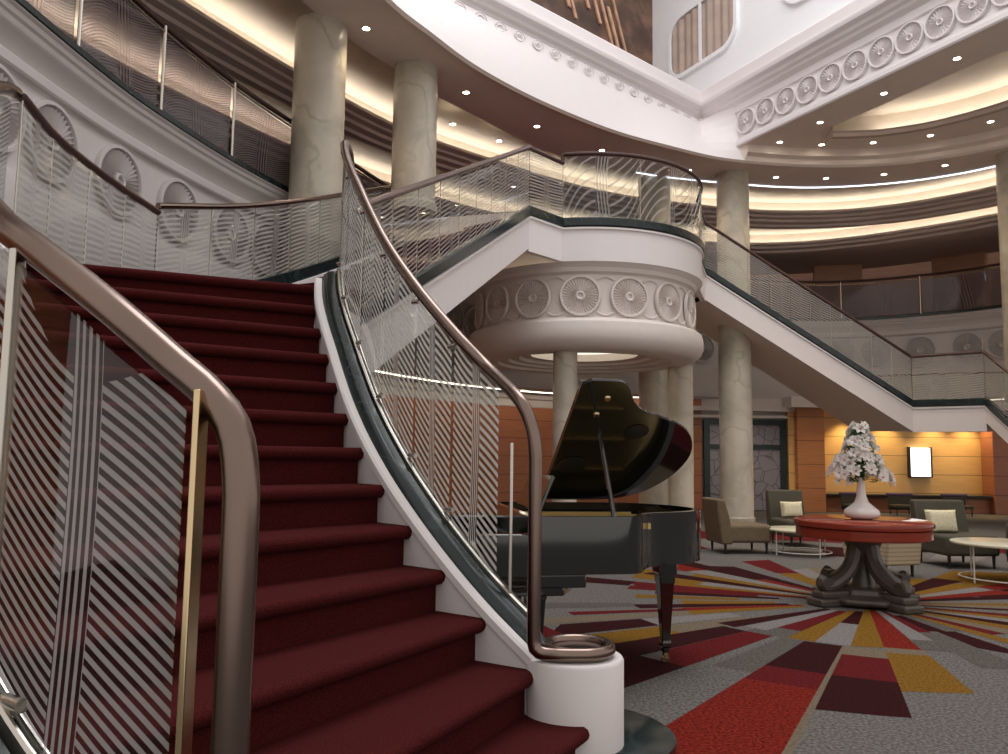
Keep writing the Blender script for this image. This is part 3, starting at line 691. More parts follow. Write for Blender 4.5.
# ring points facing the left arm
k2 = min(range(len(R0)), key=lambda i: (R0[i].x-4.95)**2+(R0[i].y-16.2)**2)
k1 = 8
left_edge = resample(R0[k1:k2+1], nC)
CAb = resample([Vector(C1+(0,)), Vector((*C2, 0)), Vector((4.80, 16.36, 0))], nC)
nl = (Vector(C2)-Vector(C1)).normalized(); nlo = Vector((-nl.y, nl.x))      # outward of left arm
well = thing('atrium_well', (0, 0, 0), 'white cornice and parapet framing the square ceiling opening above the atrium', 'cornice')
mb = MB()
prev = None
for i in range(7):
    t = i/6; z = 7.60+(8.84-7.60)*t
    cur = [Vector((a.x+(b.x-a.x)*t, a.y+(b.y-a.y)*t, z)) for a, b in zip(left_edge, CAb)]
    if prev: loft(mb, prev, cur)
    prev = cur
child(mb, 'curved_white_band', 'white', well)
# parapet profile swept along both arms: n positive = outward (left of travel C1->C2->C3 is outward)
def arm(a, b, prof, mat, name, root=well, closed=False):
    return child(sweep(MB(), line3((*a, 0), (*b, 0), 8), prof, closed=closed), name, mat, root, angle=30)
corn = [(.10, 8.80), (.06, 8.84), (.02, 8.86), (.0, 8.91), (-.06, 8.94), (-.08, 9.0), (-.17, 9.04), (-.19, 9.09), (-.19, 9.13), (-.15, 9.15), (-.15, 9.38), (-.13, 9.41), (.7, 9.41)]
arm(C1, C2, corn, 'white', 'cornice_moulding'); arm(C2, C3, corn, 'white', 'cornice_moulding')
B1 = (4.95, 16.75); B2 = (9.35, 6.9)
bprof = [(.30, 7.90), (.0, 7.90), (.0, 8.0), (.03, 8.02), (.03, 8.10), (.06, 8.12), (.06, 8.68), (.0, 8.70), (-.02, 8.76)]
bd = (Vector(C3)-Vector(C2)).normalized(); bn = Vector((-bd.y, bd.x))   # outward normal of right arm
BE0 = Vector((4.78, 16.35)); BE1 = BE0+bd*11
# beam face a little outside of the cornice line
bs = Vector(C2)+bn*.0
BEs = BE0-bd*.35
child(sweep(MB(), line3((BE0.x, BE0.y, 0), (BE1.x, BE1.y, 0), 8), [(.03, 7.895), (.02, 7.89), (.0, 7.92), (.0, 8.00), (.03, 8.02), (.03, 8.07), (.07, 8.09), (.07, 8.64), (.03, 8.66), (.02, 8.86)]), 'beam_face', 'white', well, angle=30)
for i in range(18):
    q = BE0+bd*(.35+.54*i)+bn*.07
    place_med(med_s, well, (q.x, q.y, 8.365), (-bn.x, -bn.y), 'medallion')
for i in range(22):
    q = Vector(C2)-nl*(.6+.45*i)-nlo*(.03)
    t = bpy.data.objects.new('scroll_relief', None)
    pts = [(q.x+nl.x*.15*cos(a)*(1-a/14)-nlo.x*.035, q.y+nl.y*.15*cos(a)*(1-a/14)-nlo.y*.035, 8.69+.11*sin(a)*(1-a/14)) for a in [k*.5 for k in range(20)]]
    child(MB().tube(pts, .011, 6), 'scroll_relief', 'white', well)
    bpy.data.objects.remove(t)
# inner soffit between ring edge and beam on the right, with a cove
k3 = k2
ringR = R0[k3:]
RI = offset(ringR, -.12)
TIP = Vector((6.40, 15.22, 0))
A3 = spline([tuple(TIP), (6.9, 15.17, 0), (7.4, 15.05, 0), (8.16, 14.62, 0), (8.94, 13.75, 0), (9.6, 12.4, 0), (10.0, 10.6, 0), (10.2, 8.5, 0)], len(ringR)-1)
mb = MB()
loft(mb, Z(ringR, 7.60), Z(ringR, 7.70), 0); loft(mb, Z(ringR, 7.70), Z(RI, 7.74), 0); loft(mb, Z(RI, 7.74), Z(RI, 7.90), 0)
AO = offset(A3, .42)
loft(mb, Z(RI, 7.90), Z(AO, 7.90), 0)
prev = None
for d, z in [(.42, 7.90), (.41, 7.84), (.30, 7.83), (.29, 7.77), (.12, 7.76), (.11, 7.70), (.0, 7.70), (.0, 7.78), (-.04, 7.80)]:
    cur = Z(offset(A3, d), z)
    if prev: loft(mb, prev, cur, 2)
    prev = cur
along = (TIP.xy-BE0).dot(bd); pz = (TIP.xy-BE0).dot(bn)
bl0 = BE0+bd*along
beamline = resample([Vector((bl0.x, bl0.y, 0)), Vector((BE1.x, BE1.y, 0))], len(ringR)-1)
Bn = [Vector((p.x+bn.x*pz, p.y+bn.y*pz, 0)) for p in beamline]
Bm = [Vector((p.x+bn.x*.03, p.y+bn.y*.03, 0)) for p in beamline]
loft(mb, Z(offset(A3, .25), 8.2), Z(Bn, 8.2), 1)
loft(mb, Z(offset(A3, .25), 8.2), Z(offset(A3, .25), 7.84), 1)
loft(mb, Z(Bn, 8.2), Z(Bn, 7.9), 0)
loft(mb, Z(Bn, 7.9), Z(Bm, 7.9), 0)
q0 = BE0+bd*.05+bn*.03
mb.add([(q0.x, q0.y, 7.9), (Bm[0].x, Bm[0].y, 7.9), (Bn[0].x, Bn[0].y, 7.9), (AO[0].x, AO[0].y, 7.9), (RI[0].x, RI[0].y, 7.9)], [(0, 1, 2, 3, 4)], 0)
r0 = R0[k2]; q1 = RI[0]; e0 = BE0+bn*.02
mb.add([(r0.x, r0.y, 7.6), (r0.x, r0.y, 7.93), (e0.x, e0.y, 7.93), (e0.x, e0.y, 7.75), (q1.x, q1.y, 7.74), (q1.x, q1.y, 7.93)], [(0, 1, 2, 3), (3, 2, 5, 4), (0, 3, 4)], 0)
t0_, t1_ = AO[0], offset(A3, -.05)[0]
mb.add([(t0_.x, t0_.y, 7.70), (t1_.x, t1_.y, 7.70), (t1_.x, t1_.y, 8.22), (t0_.x, t0_.y, 8.22)], [(0, 1, 2, 3)], 2)
o = mb.build('ceiling_upper', ['soffit', 'recess', 'mould'], angle=30); structure(o)
child(sweep(MB(), Z(offset(A3, .10), 7.80)[5:], [(-.035, 0), (.035, 0)]), 'cove_light_strip', 'cove', CV)

# downlights
DL = [(-2.104, 11.23), (-.725, 13.275), (.56, 14.665), (1.937, 15.816), (-1.039, 14.62), (-.166, 15.4), (3.963, 16.889), (5.979, 17.248), (7.098, 17.267), (8.245, 16.966), (9.257, 16.382)]
DL2 = [(5.639, 16.0), (6.547, 16.1), (7.549, 15.95), (8.519, 15.55), (9.304, 14.85), (6.075, 14.994), (6.716, 13.722), (7.296, 12.439)]
def downlight(x, y, z, label, group, r=.055):
    root = thing('downlight', (x, y, z), label, 'ceiling light', group)
    MB().lathe([(r*.95, -.001), (r*1.35, -.001), (r*1.3, -.012), (r, -.014)], n=20).build('trim_ring', 'chrome', root)
    MB().lathe([(0, -.008), (r, -.008), (r, -.002), (0, -.002)], n=20).build('bulb', 'lamp', root)
where = ['nearest the left marble columns', 'above the upper left flight', 'above the round balcony, left of two', 'above the round balcony, right of two', 'in the cove right of the second column, left one', 'in the cove right of the second column, right one', 'just left of the tall centre column', 'first right of the tall centre column in the outer row', 'second right of the centre column in the outer row', 'third right of the centre column in the outer row', 'nearest the far right column in the outer row']
for (x, y), w_ in zip(DL, where): downlight(x, y, 7.6 if w_[:11] != 'in the cove' else 7.6, 'small round lit downlight '+w_, 'ring ceiling downlights')
where2 = ['first from the corner in the inner arc', 'second from the corner in the inner arc', 'third from the corner in the inner arc', 'fourth from the corner in the inner arc', 'last at right in the inner arc', 'first along the white medallion beam', 'second along the white medallion beam', 'third along the beam']
for (x, y), w_ in zip(DL2, where2): downlight(x, y, 7.9, 'small round lit downlight '+w_, 'ring ceiling downlights')

# upper storey walls above the parapet --------------------------------------------
AW0 = Vector(C2)+nlo*1.91+bn*.53; AWd = nl
artA = AW0-AWd*14
def wallprism(a, b, z0, z1, th=.2, out=None):
    d = (Vector(b)-Vector(a)).normalized(); n = Vector((-d.y, d.x))*th
    return MB().prism([(a[0], a[1]), (b[0], b[1]), (b[0]+n.x, b[1]+n.y), (a[0]+n.x, a[1]+n.y)], z0, z1)
structure(wallprism(artA, AW0, 9.3, 17).build('wall_upper_left', 'coolwhite', smooth=False))
WW1 = AW0+bd*14
structure(wallprism(AW0, WW1, 9.3, 17).build('wall_upper_right', 'coolwhite', smooth=False))
# terrace floor of the well
structure(sweep(MB(), line3((*C1, 0), (*C2, 0), 4), [(-.1, 9.42), (2.2, 9.42)]).build('floor_terrace_left', 'white'))
structure(sweep(MB(), line3((*C2, 0), (*C3, 0), 4), [(-.1, 9.425), (2.2, 9.425)]).build('floor_terrace_right', 'white'))
# artwork: dark brown panel with pale slanting bars
art = thing('wall_artwork', (AW0.x, AW0.y, 9.3), 'large dark brown abstract wall panel with slanting copper bars above the cornice', 'artwork')
mb = MB(); th = -nlo*.08
def on_wall(s, z, d=0.): q = AW0-AWd*s-nlo*d; return (q.x, q.y, z)
mb.add([on_wall(.0, 9.44), on_wall(8, 9.44), on_wall(8, 16), on_wall(.0, 16), on_wall(.0, 9.44, .08), on_wall(8, 9.44, .08), on_wall(8, 16, .08), on_wall(.0, 16, .08)],
       [(0, 1, 2, 3), (4, 7, 6, 5), (0, 4, 5, 1), (1, 5, 6, 2), (2, 6, 7, 3), (3, 7, 4, 0)])
m_, nt, out = newmat('umber_panel'); b_ = pbsdf(nt, (.1, .06, .04), .5)
n_ = nt.nodes.new('ShaderNodeTexNoise'); n_.inputs['Scale'].default_value = 1.3; n_.inputs['Detail'].default_value = 8; nt.links.new(coords(nt), n_.inputs['Vector'])
r_ = ramp(nt, [(.3, (.035, .02, .016)), (.5, (.10, .055, .038)), (.62, (.22, .12, .075)), (.8, (.32, .20, .12))]); nt.links.new(n_.outputs['Fac'], r_.inputs['Fac']); nt.links.new(r_.outputs['Color'], b_.inputs['Base Color']); nt.links.new(b_.outputs[0], out.inputs[0])
M['umber'] = m_
M['copper'] = plain('pale_copper', (.60, .36, .24), .45, .2, noise=.25, nscale=4)
child(mb, 'panel', 'umber', art, smooth=False)
for i in range(12):
    s = .95+i*.36+R.uniform(-.08, .08); z = 10.6+R.uniform(-.3, .3)+i*.14; L = R.uniform(1., 2.1); w = .07+.04*R.random()
    mb = MB(); e = [on_wall(s-j*w+kk*L*.42, z+kk*L, dd) for dd in (.09, .13) for j, kk in ((0, 0), (1, 0), (1, 1), (0, 1))]
    mb.add(e, [(0, 1, 2, 3), (4, 7, 6, 5), (0, 4, 5, 1), (1, 5, 6, 2), (2, 6, 7, 3), (3, 7, 4, 0)]); child(mb, 'slanting_bar', 'copper', art, smooth=False)
# rounded windows with curtains in the right upper wall
def rounded(s0, s1, z0, z1, r, n=8):
    pts = []
    for cx_, cz_, a0 in ((s1-r, z1-r, 0), (s0+r, z1-r, 90), (s0+r, z0+r, 180), (s1-r, z0+r, 270)):
        for k in range(n+1): a = math.radians(a0+90*k/n); pts.append((cx_+r*cos(a), cz_+r*sin(a)))
    return pts
def cabin_window(name, s0, s1, z0, z1):
    root = bpy.data.objects.new(name, None); COL.objects.link(root); q = AW0+bd*s0; root.location = (q.x, q.y, z0); structure(root)
    def W(s, z, d): q = AW0+bd*s-bn*d; return (q.x, q.y, z)
    A = rounded(s0, s1, z0, z1, .42); B = rounded(s0-.09, s1+.09, z0-.09, z1+.09, .5); n = len(A)
    mb = MB(); mb.add([W(*p, .02) for p in A]+[W(*p, .07) for p in A]+[W(*p, .07) for p in B]+[W(*p, .0) for p in B], [(k*n+i, k*n+(i+1) % n, (k+1)*n+(i+1) % n, (k+1)*n+i) for k in range(3) for i in range(n)])
    child(mb, 'frame', 'coolwhite', root)
    mb = MB(); K = 60; vs = []
    for i in range(K+1):
        s = s0+.02+(s1-s0-.04)*i/K; d = .028+.018*sin(i*.9)+.008*sin(i*.37)
        # curtain clipped to the rounded outline
        zz0, zz1 = z0+.02, z1-.02; e = min(s-s0, s1-s)
        if e < .42: c_ = .42-math.sqrt(max(0, .42**2-(.42-e)**2)); zz0 += c_; zz1 -= c_
        vs += [W(s, zz0, d), W(s, zz1, d)]
    mb.add(vs, [(2*i, 2*i+1, 2*i+3, 2*i+2) for i in range(K)]); child(mb, 'curtain', 'curtain', root)
    mid = s0+(s1-s0)*.5; mb = MB(); mb.add([W(mid-.04, z0, .05), W(mid+.04, z0, .05), W(mid+.04, z1, .05), W(mid-.04, z1, .05), W(mid-.04, z0, .08), W(mid+.04, z0, .08), W(mid+.04, z1, .08), W(mid-.04, z1, .08)], [(0, 1, 2, 3), (4, 7, 6, 5), (0, 4, 5, 1), (1, 5, 6, 2), (2, 6, 7, 3), (3, 7, 4, 0)])
    child(mb, 'mullion', 'coolwhite', root, smooth=False)
cabin_window('window_1', .84, 2.95, 10.19, 11.56)
cabin_window('window_2', 4.36, 6.45, 10.19, 11.56)

#@@ PART 5 ================================================================== columns
def column(x, y, z0, z1, r, label, sleeve=False):
    root = thing('marble_column', (x, y, z0), label, 'column', 'marble columns')
    MB().lathe([(0, 0), (r*1.1, 0), (r*1.1, .12), (r*1.02, .15), (r, .16), (r, z1-z0), (0, z1-z0)], n=48).build('shaft', 'marble', root)
column(-2.76, 11.25, 2.0, 7.62, .375, 'tallest broad marble column at left, beside the end of the gallery glass')
column(-1.50, 12.5, 5.2, 7.62, .355, 'second marble column from the left, behind the rising glass balustrade')
column(4.98, 17.15, 0, 7.62, .345, 'tall marble column right of the round balcony')
column(10.35, 15.75, 2.6, 7.62, .36, 'marble column at the right edge of the view')
column(1.03, 13.4, 0, 3.12, .205, 'slim marble column left of the piano lid, under the round balcony')
column(3.42, 15.45, 0, 3.12, .24, 'slim marble column right of the piano lid, under the round balcony')
column(3.34, 17.6, 0, 7.62, .36, 'marble column seen through the glass of the round balcony, passing down behind the piano lid')

# ground storey shell ----------------------------------------------------------
gw = Z(offset(G, 1.15), 0)
kA = min(range(len(gw)), key=lambda i: (gw[i].x-2.6)**2+(gw[i].y-21)**2)
structure(sweep(MB(), gw[:kA+1], [(0, 0), (0, 2.98)]).build('wall_left', 'woodwall'))
structure(MB().prism([(x.x, x.y) for x in Z(offset(G, .45), 0)]+[(x.x, x.y) for x in reversed(Z(offset(G, 4.5), 0))], 2.94, 3.02).build('ceiling_ground', 'cream', smooth=False))
CVG = child(sweep(MB(), Z(offset(G, .62), 2.925), [(-.045, 0), (.045, 0)]), 'cove_light_strip', 'coveg', CV)
structure(sweep(MB(), gw[:kA+1], [(-.03, 2.94), (-.10, 2.90), (-.10, 2.80), (-.02, 2.76), (-.02, 2.60), (0, 2.58)]).build('trim_1', 'cream'))
WY = 21.4
sy = gw[kA].y
def backwall(x0, x1, y, mat, name, z0=0, z1=2.98): return structure(MB().box(x0, x1, y, y+.15, z0, z1).build(name, mat, smooth=False, loc=((x0+x1)/2, y, z0)))
backwall(2.2, 5.30, WY, 'woodwall', 'wall_back_left'); backwall(5.30, 7.60, WY+.1, 'cream', 'wall_back_door')
structure(MB().box(2.2, 7.72, WY-.12, WY+.1, 2.44, 2.52).box(2.2, 7.72, WY-.22, WY+.1, 2.62, 2.74).build('trim_2', 'cream', smooth=False))
structure(MB().box(7.72, 8.44, WY-.35, WY+.2, 0, 2.74).build('wall_pillar', 'pillarwood', smooth=False, bevel=.01))
structure(MB().box(7.56, 7.72, WY-.15, WY+.1, 0, 2.70).build('trim_3', 'goldwall', smooth=False))
structure(MB().box(8.4, 12.92, WY+.3, WY+.4, 0, 3.2).build('wall_gold_recess', 'goldwall', smooth=False))
structure(MB().box(8.44, 12.92, WY-.1, WY+.3, 0, .40).build('wall_counter_front', 'rednear', smooth=False))
structure(MB().box(12.85, 16, WY-.35, WY+.2, 0, 3.2).build('wall_right', 'rednear', smooth=False, bevel=.01))
structure(MB().box(7.5, 16, WY-.6, WY+.4, 2.72, 3.0).build('ceiling_back', 'cream', smooth=False))
tag(MB().box(8.45, 12.84, WY-.28, WY+.28, .40, .47).build('counter_top', 'black', smooth=False, bevel=.01, loc=(10.8, WY, .4)), 'long dark counter top below the golden wood wall', 'counter')
lp = thing('light_panel', (11.25, WY+.28, 1.05), 'white upright light panel with dark side rails on the golden wood wall', 'light panel')
child(MB().box(10.95, 11.50, WY+.20, WY+.29, .95, 1.72), 'glowing_panel', 'panelglow', lp, smooth=False, bevel=.01)
child(MB().box(10.91, 10.955, WY+.19, WY+.29, .93, 1.74), 'side_rail', 'black', lp, smooth=False); child(MB().box(11.495, 11.54, WY+.19, WY+.29, .93, 1.74), 'side_rail', 'black', lp, smooth=False)
child(MB().box(10.955, 11.495, WY+.19, WY+.29, .92, .95), 'bottom_rail', 'black', lp, smooth=False)
# door
dr = bpy.data.objects.new('door_1', None); COL.objects.link(dr); dr.location = (6.35, WY, 0); structure(dr)
x0, x1 = 5.34, 7.53
for a, b, c, d in ((x0, x0+.16, 0, 2.40), (x1-.16, x1, 0, 2.40), (x0+.16, x1-.16, 2.26, 2.40), (x0+.16, x1-.16, 1.62, 1.74), (6.20, 6.34, 0, 2.26)):
    child(MB().box(a, b, WY-.08, WY+.02, c, d), 'frame', 'doorframe', dr, smooth=False, bevel=.006)
m_, nt, out = newmat('frosted_door_glass'); b_ = pbsdf(nt, (.27, .25, .29), .25)
v_ = nt.nodes.new('ShaderNodeTexVoronoi'); v_.feature = 'DISTANCE_TO_EDGE'; v_.inputs['Scale'].default_value = 3.2; nt.links.new(coords(nt), v_.inputs['Vector'])
r_ = ramp(nt, [(.0, (.12, .11, .14)), (.05, (.30, .28, .33))]); nt.links.new(v_.outputs['Distance'], r_.inputs['Fac']); nt.links.new(r_.outputs['Color'], b_.inputs['Base Color']); nt.links.new(b_.outputs[0], out.inputs[0]); M['doorglass'] = m_
for a, b in ((x0+.16, 6.20), (6.34, x1-.16)):
    child(MB().box(a, b, WY-.03, WY-.01, 0.02, 1.62), 'patterned_glass', 'doorglass', dr, smooth=False); child(MB().box(a, b, WY-.03, WY-.01, 1.74, 2.26), 'patterned_glass', 'doorglass', dr, smooth=False)
for (x, y, w_) in ((.9, 19.2, 'left of the slim column by the piano lid'), (2.0, 18.9, 'just left of the top of the piano lid'), (2.9, 18.9, 'just right of the top of the piano lid')):
    downlight(x-.3, y, 2.93 if y > 19.9 else 3.0, 'small ground floor downlight '+w_, 'ground floor downlights', .06)

# floor carpet -----------------------------------------------------------------
TC = Vector((3.52, 7.87))
keys = ['grey', 'dgrey', 'lgrey', 'beige', 'red', 'crimson', 'maroon', 'gold']
mb = MB()
mb.add([(-9, -3, 0), (20, -3, 0), (20, 26, 0), (-9, 26, 0)], [(0, 1, 2, 3)], 0)
lvl = [0]
def ray(a0, a1, r0, r1, c, skew=0):
    lvl[0] += 1; z = .0008+.00002*lvl[0]; n = 3; vs = []
    for k in range(n+1):
        a = math.radians(a0+(a1-a0)*k/n)
        vs.append((TC.x+r0*cos(a), TC.y+r0*sin(a), z)); 
    for k in range(n+1):
        a = math.radians(a0+(a1-a0)*k/n); rr_ = r1+skew*(k/n-.5)
        vs.append((TC.x+rr_*cos(a), TC.y+rr_*sin(a), z))
    mb.add(vs, [(k, k+1, n+1+k+1, n+1+k) for k in range(n)], keys.index(c))
F_ = [(-126.4, -118.9, 2.05, 2.95, 'maroon', 0), (-126.4, -118.9, 2.95, 3.35, 'crimson', 0), (-126.4, -118.9, 3.35, 5.3, 'red', 0), (-118.9, -118.3, 2.05, 5.0, 'beige', 0), (-118.3, -110.9, 2.05, 2.32, 'beige', 0), (-118.3, -110.9, 2.32, 2.95, 'crimson', 0), (-118.3, -110.9, 2.95, 3.72, 'maroon', -.08),
      (-110.9, -103.3, 2.12, 3.1, 'gold', -.1), (-117.4, -110.9, .35, 2.0, 'gold', -.06), (-110.9, -103.5, .35, 1.95, 'red', 0), (-110.9, -103.3, 1.95, 2.12, 'beige', 0), (-124.5, -117.4, .5, 1.15, 'maroon', 0), (-124.5, -117.4, 1.15, 2.02, 'lgrey', 0), (-130.4, -124.5, .5, 2.03, 'gold', 0),
      (-139.8, -130.4, 1.72, 2.05, 'dgrey', 0), (-139.5, -133.2, 2.05, 3.35, 'crimson', .5), (-139.8, -133.2, 3.35, 4.9, 'maroon', .3), (-137, -130.4, .6, 1.72, 'crimson', 0), (-131.3, -126.4, 2.05, 3.2, 'dgrey', .0), (-133.2, -126.4, 3.2, 5, 'grey', 0),
      (-145.8, -139.6, 2.05, 3.45, 'maroon', .3), (-145.8, -139.6, 3.45, 5.2, 'crimson', 0), (-143, -137, .6, 1.9, 'lgrey', 0), (-151.6, -145.8, 2.55, 4.6, 'gold', 0), (-151.6, -145.8, 1.2, 2.55, 'beige', 0), (-149, -143.5, .6, 2.0, 'maroon', 0), (-158.8, -152.5, 2.5, 3.4, 'maroon', .3), (-158.8, -152.5, 3.4, 4.8, 'crimson', .3), (-158.8, -152.5, 1.6, 2.5, 'lgrey', 0), (-157, -150, .6, 1.6, 'grey', 0),
      (-164.5, -159.4, .7, 1.95, 'gold', .1), (-168.5, -164.5, .7, 1.9, 'red', 0), (-167.5, -164.8, 1.9, 3.0, 'crimson', 0), (-163.5, -159.4, 1.95, 3.8, 'beige', 0), (-174, -169, .8, 2.3, 'maroon', 0), (-180, -174, .9, 1.8, 'gold', 0), (-176, -171, 2.3, 3.4, 'dgrey', 0), (172, 177, 1.2, 2.2, 'gold', 0), (164, 170, .8, 2.0, 'maroon', 0), (158, 164, 1.0, 2.3, 'crimson', 0),
      (-103.3, -97.5, .4, 1.6, 'lgrey', 0), (-103.3, -97.5, 1.6, 1.95, 'dgrey', 0), (-97.5, -93, .4, 1.3, 'crimson', 0), (-93, -86.5, .6, 1.25, 'maroon', 0), (-90, -83, 1.25, 1.95, 'maroon', .3), (-97.5, -90, 1.3, 2.4, 'dgrey', 0), (-86.5, -79, .4, 1.25, 'dgrey', 0), (-79, -74, .5, 1.9, 'gold', 0), (-83, -76, 1.9, 3.2, 'dgrey', 0), (-74, -68, .4, 1.4, 'crimson', 0), (-68, -60, .5, 2.2, 'beige', 0), (-70, -62, 2.2, 3.4, 'maroon', 0)]
for f in F_: ray(*f)
a = -60.0; i = 0
seq = ['gold', 'maroon', 'lgrey', 'gold', 'crimson', 'grey', 'maroon', 'beige', 'gold', 'grey', 'maroon', 'red', 'lgrey']
while a < 158:
    w = R.uniform(5, 8.5); c = seq[i % len(seq)]; r1 = R.uniform(1.2, 2.6)
    ray(a, a+w, .4, r1, c, R.uniform(-.2, .2)); ray(a, a+w, r1, r1+R.uniform(.6, 1.6), seq[(i*5+3) % len(seq)], R.uniform(-.2, .2))
    if i % 3 == 0: ray(a, a+w, 3.9, 5.2, seq[(i*7+1) % len(seq)])
    a += w; i += 1
ray(95, 175, 4.4, 5.4, 'crimson'); ray(40, 95, 6.0, 7.4, 'crimson')
me_o = mb.build('floor', [CARP[k] for k in keys], smooth=False)
structure(me_o)

#@@ PART 6 ================================================================== furniture
# grand piano
th_ = math.radians(9.5); K0 = Vector((-.12, 4.6, 0))
GPo = thing('grand_piano', tuple(K0), 'black lacquered grand piano with raised lid beside the staircase', 'piano', rz=th_)
def pl(mb, name, mat, parent=None, **kw): return mb.build(name, mat, parent or GPo, **kw)
out2 = spline([(0, 0, 0), (.5, 0, 0), (.88, .0, 0), (.97, .05, 0), (1.03, .17, 0), (1.12, .29, 0), (1.28, .37, 0), (1.45, .46, 0), (1.58, .61, 0), (1.645, .82, 0), (1.62, 1.04, 0), (1.54, 1.22, 0), (1.42, 1.36, 0), (1.26, 1.44, 0), (1.05, 1.47, 0)], 60)
out2 = [(p.x, p.y) for p in out2]+[(.6, 1.47), (0, 1.47)]
out2[0] = (0, 0)
body = [p for p in out2 if p[0] > .32 or True]
# rim: outer wall ring from s=.30 onwards
def rim_mesh(poly, z0, z1, t):
    n = len(poly); c = Vector((.75, .78)); inner = []
    for i in range(n):
        a = Vector(poly[i-1]); b = Vector(poly[(i+1) % n]); d = (b-a).normalized(); nn = Vector((-d.y, d.x)); inner.append((poly[i][0]+nn.x*t, poly[i][1]+nn.y*t))
    vs = [(x, y, z0) for x, y in poly]+[(x, y, z1) for x, y in poly]+[(x, y, z1) for x, y in inner]+[(x, y, z0+.08) for x, y in inner]
    fs = [(k*n+i, k*n+(i+1) % n, (k+1)*n+(i+1) % n, (k+1)*n+i) for k in range(3) for i in range(n)]
    mb = MB(); mb.add(vs, fs); mb.add([(x, y, z0+.08) for x, y in inner], [tuple(range(n))]); mb.add([(x, y, z0) for x, y in poly], [tuple(reversed(range(n)))]); return mb
rimp = [(.28, 0)]+[p for p in out2 if p[0] > .3]+[(.28, 1.47)]
pl(rim_mesh(rimp, .69, 1.02, .045), 'rim', 'lacquer', bevel=.006)
pl(MB().prism([(p[0]*.955+.03, p[1]*.94+.045) for p in rimp], .86, .875), 'soundboard', 'iron')
pl(MB().prism([(p[0]*.86+.10, p[1]*.84+.12) for p in rimp], .90, .925), 'iron_frame', 'iron', bevel=.006)
for i in range(5):
    pl(MB().box(.45, 1.1+.1*i-.06*i*i*.2, .25+.25*i, .275+.25*i, .925, .96), 'frame_bar', 'iron')
# keyboard end
pl(MB().box(-.02, .30, 0, .075, .62, .92), 'arm_block', 'lacquer', bevel=.015); pl(MB().box(-.02, .30, 1.395, 1.47, .62, .92), 'arm_block', 'lacquer', bevel=.015)
pl(MB().box(-.02, .62, .0, 1.47, .615, .69), 'keybed', 'lacquer', bevel=.008)
pl(MB().box(.30, .33, .05, 1.42, .69, 1.0), 'fallboard', 'lacquer')
k_ = MB()
for i in range(52): k_.box(.05, .30, .09+i*.0248, .09+i*.0248+.0235, .70, .735)
pl(k_, 'white_keys', 'ivory', smooth=False)
k_ = MB()
for i in range(52):
    if i % 7 not in (2, 6): k_.box(.14, .30, .09+i*.0248+.016, .09+i*.0248+.031, .735, .748)
pl(k_, 'black_keys', 'black', smooth=False)
pl(MB().box(.05, .9, .0, 1.47, .55, .615, mtx=None) if False else MB().prism([(.02, .06), (.50, .06), (.62, .3), (.62, 1.1), (.5, 1.41), (.02, 1.41)], .56, .615), 'lower_keybed', 'lacquer', bevel=.008)
# music desk
md = pl(MB().box(-.012, .012, -.36, .36, 0, .24), 'music_desk', 'lacquer', bevel=.006); md.location = (.42, .735, 1.02); md.rotation_euler = (0, math.radians(22), 0)
# lid
fi = math.radians(33)
lidp = [(.66, .04)]+[(p[0], p[1]) for p in out2 if p[0] > .68]+[(.66, 1.47)]
lm = MB(); poly = [(x, 1.47-y) for x, y in lidp]       # t measured from the hinge
n = len(poly); th3 = .022
T = Matrix.Translation((0, 1.47, 1.035)) @ Matrix(((1, 0, 0, 0), (0, -cos(fi), sin(fi), 0), (0, sin(fi), cos(fi), 0), (0, 0, 0, 1)))
vs = [T @ Vector((x, t, 0)) for x, t in poly]+[T @ Vector((x, t, th3)) for x, t in poly]
lm.add(vs, [tuple(range(n)), tuple(reversed(range(n, 2*n)))]+[(i, (i+1) % n, n+(i+1) % n, n+i) for i in range(n)])
lid = pl(lm, 'lid', 'lacquer', bevel=.004)
fl = MB(); vs = [T @ Vector(v) for v in [(.66, 0, th3), (.94, 0, th3), (.90, 1.42, th3), (.66, 1.42, th3), (.66, 0, th3+.022), (.94, 0, th3+.022), (.90, 1.42, th3+.022), (.66, 1.42, th3+.022)]]
fl.add(vs, [(0, 1, 2, 3), (4, 7, 6, 5), (0, 4, 5, 1), (1, 5, 6, 2), (2, 6, 7, 3), (3, 7, 4, 0)]); fl.build('folded_front_flap', 'lacquer', lid, bevel=.004)
for (x, t, rr_) in ((.80, .50, .11), (1.16, .93, .085)):  # added dark discs imitate the iron frame's holes reflected in the lid
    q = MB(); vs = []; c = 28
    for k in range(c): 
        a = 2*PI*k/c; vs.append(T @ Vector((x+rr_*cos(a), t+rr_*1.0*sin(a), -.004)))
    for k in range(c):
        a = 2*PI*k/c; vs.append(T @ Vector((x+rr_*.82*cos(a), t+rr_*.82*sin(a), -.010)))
    q.add(vs, [(k, (k+1) % c, c+(k+1) % c, c+k) for k in range(c)]+[tuple(c+k for k in range(c))]); q.build('painted_hole_reflection', 'black', lid)
for (x, t) in ((.86, 1.30), (.83, 1.12)):
    q = MB(); vs = []; c = 16
    for dz, rr_ in ((0, .024), (-.012, .020), (-.012, .001)):
        for k in range(c): a = 2*PI*k/c; vs.append(T @ Vector((x+rr_*cos(a), t+rr_*sin(a), dz-.001)))
    q.add(vs, [(j*c+k, j*c+(k+1) % c, (j+1)*c+(k+1) % c, (j+1)*c+k) for j in (0, 1) for k in range(c)]); q.build('brass_prop_cup', 'brass', lid)
p0 = Vector((.80, .04, 1.0)); p1 = T @ Vector((.83, 1.12, -.008))
pl(MB().tube([p0, p0.lerp(p1, .5), p1], [.017, .015, .008], 10), 'prop_stick', 'lacquer')
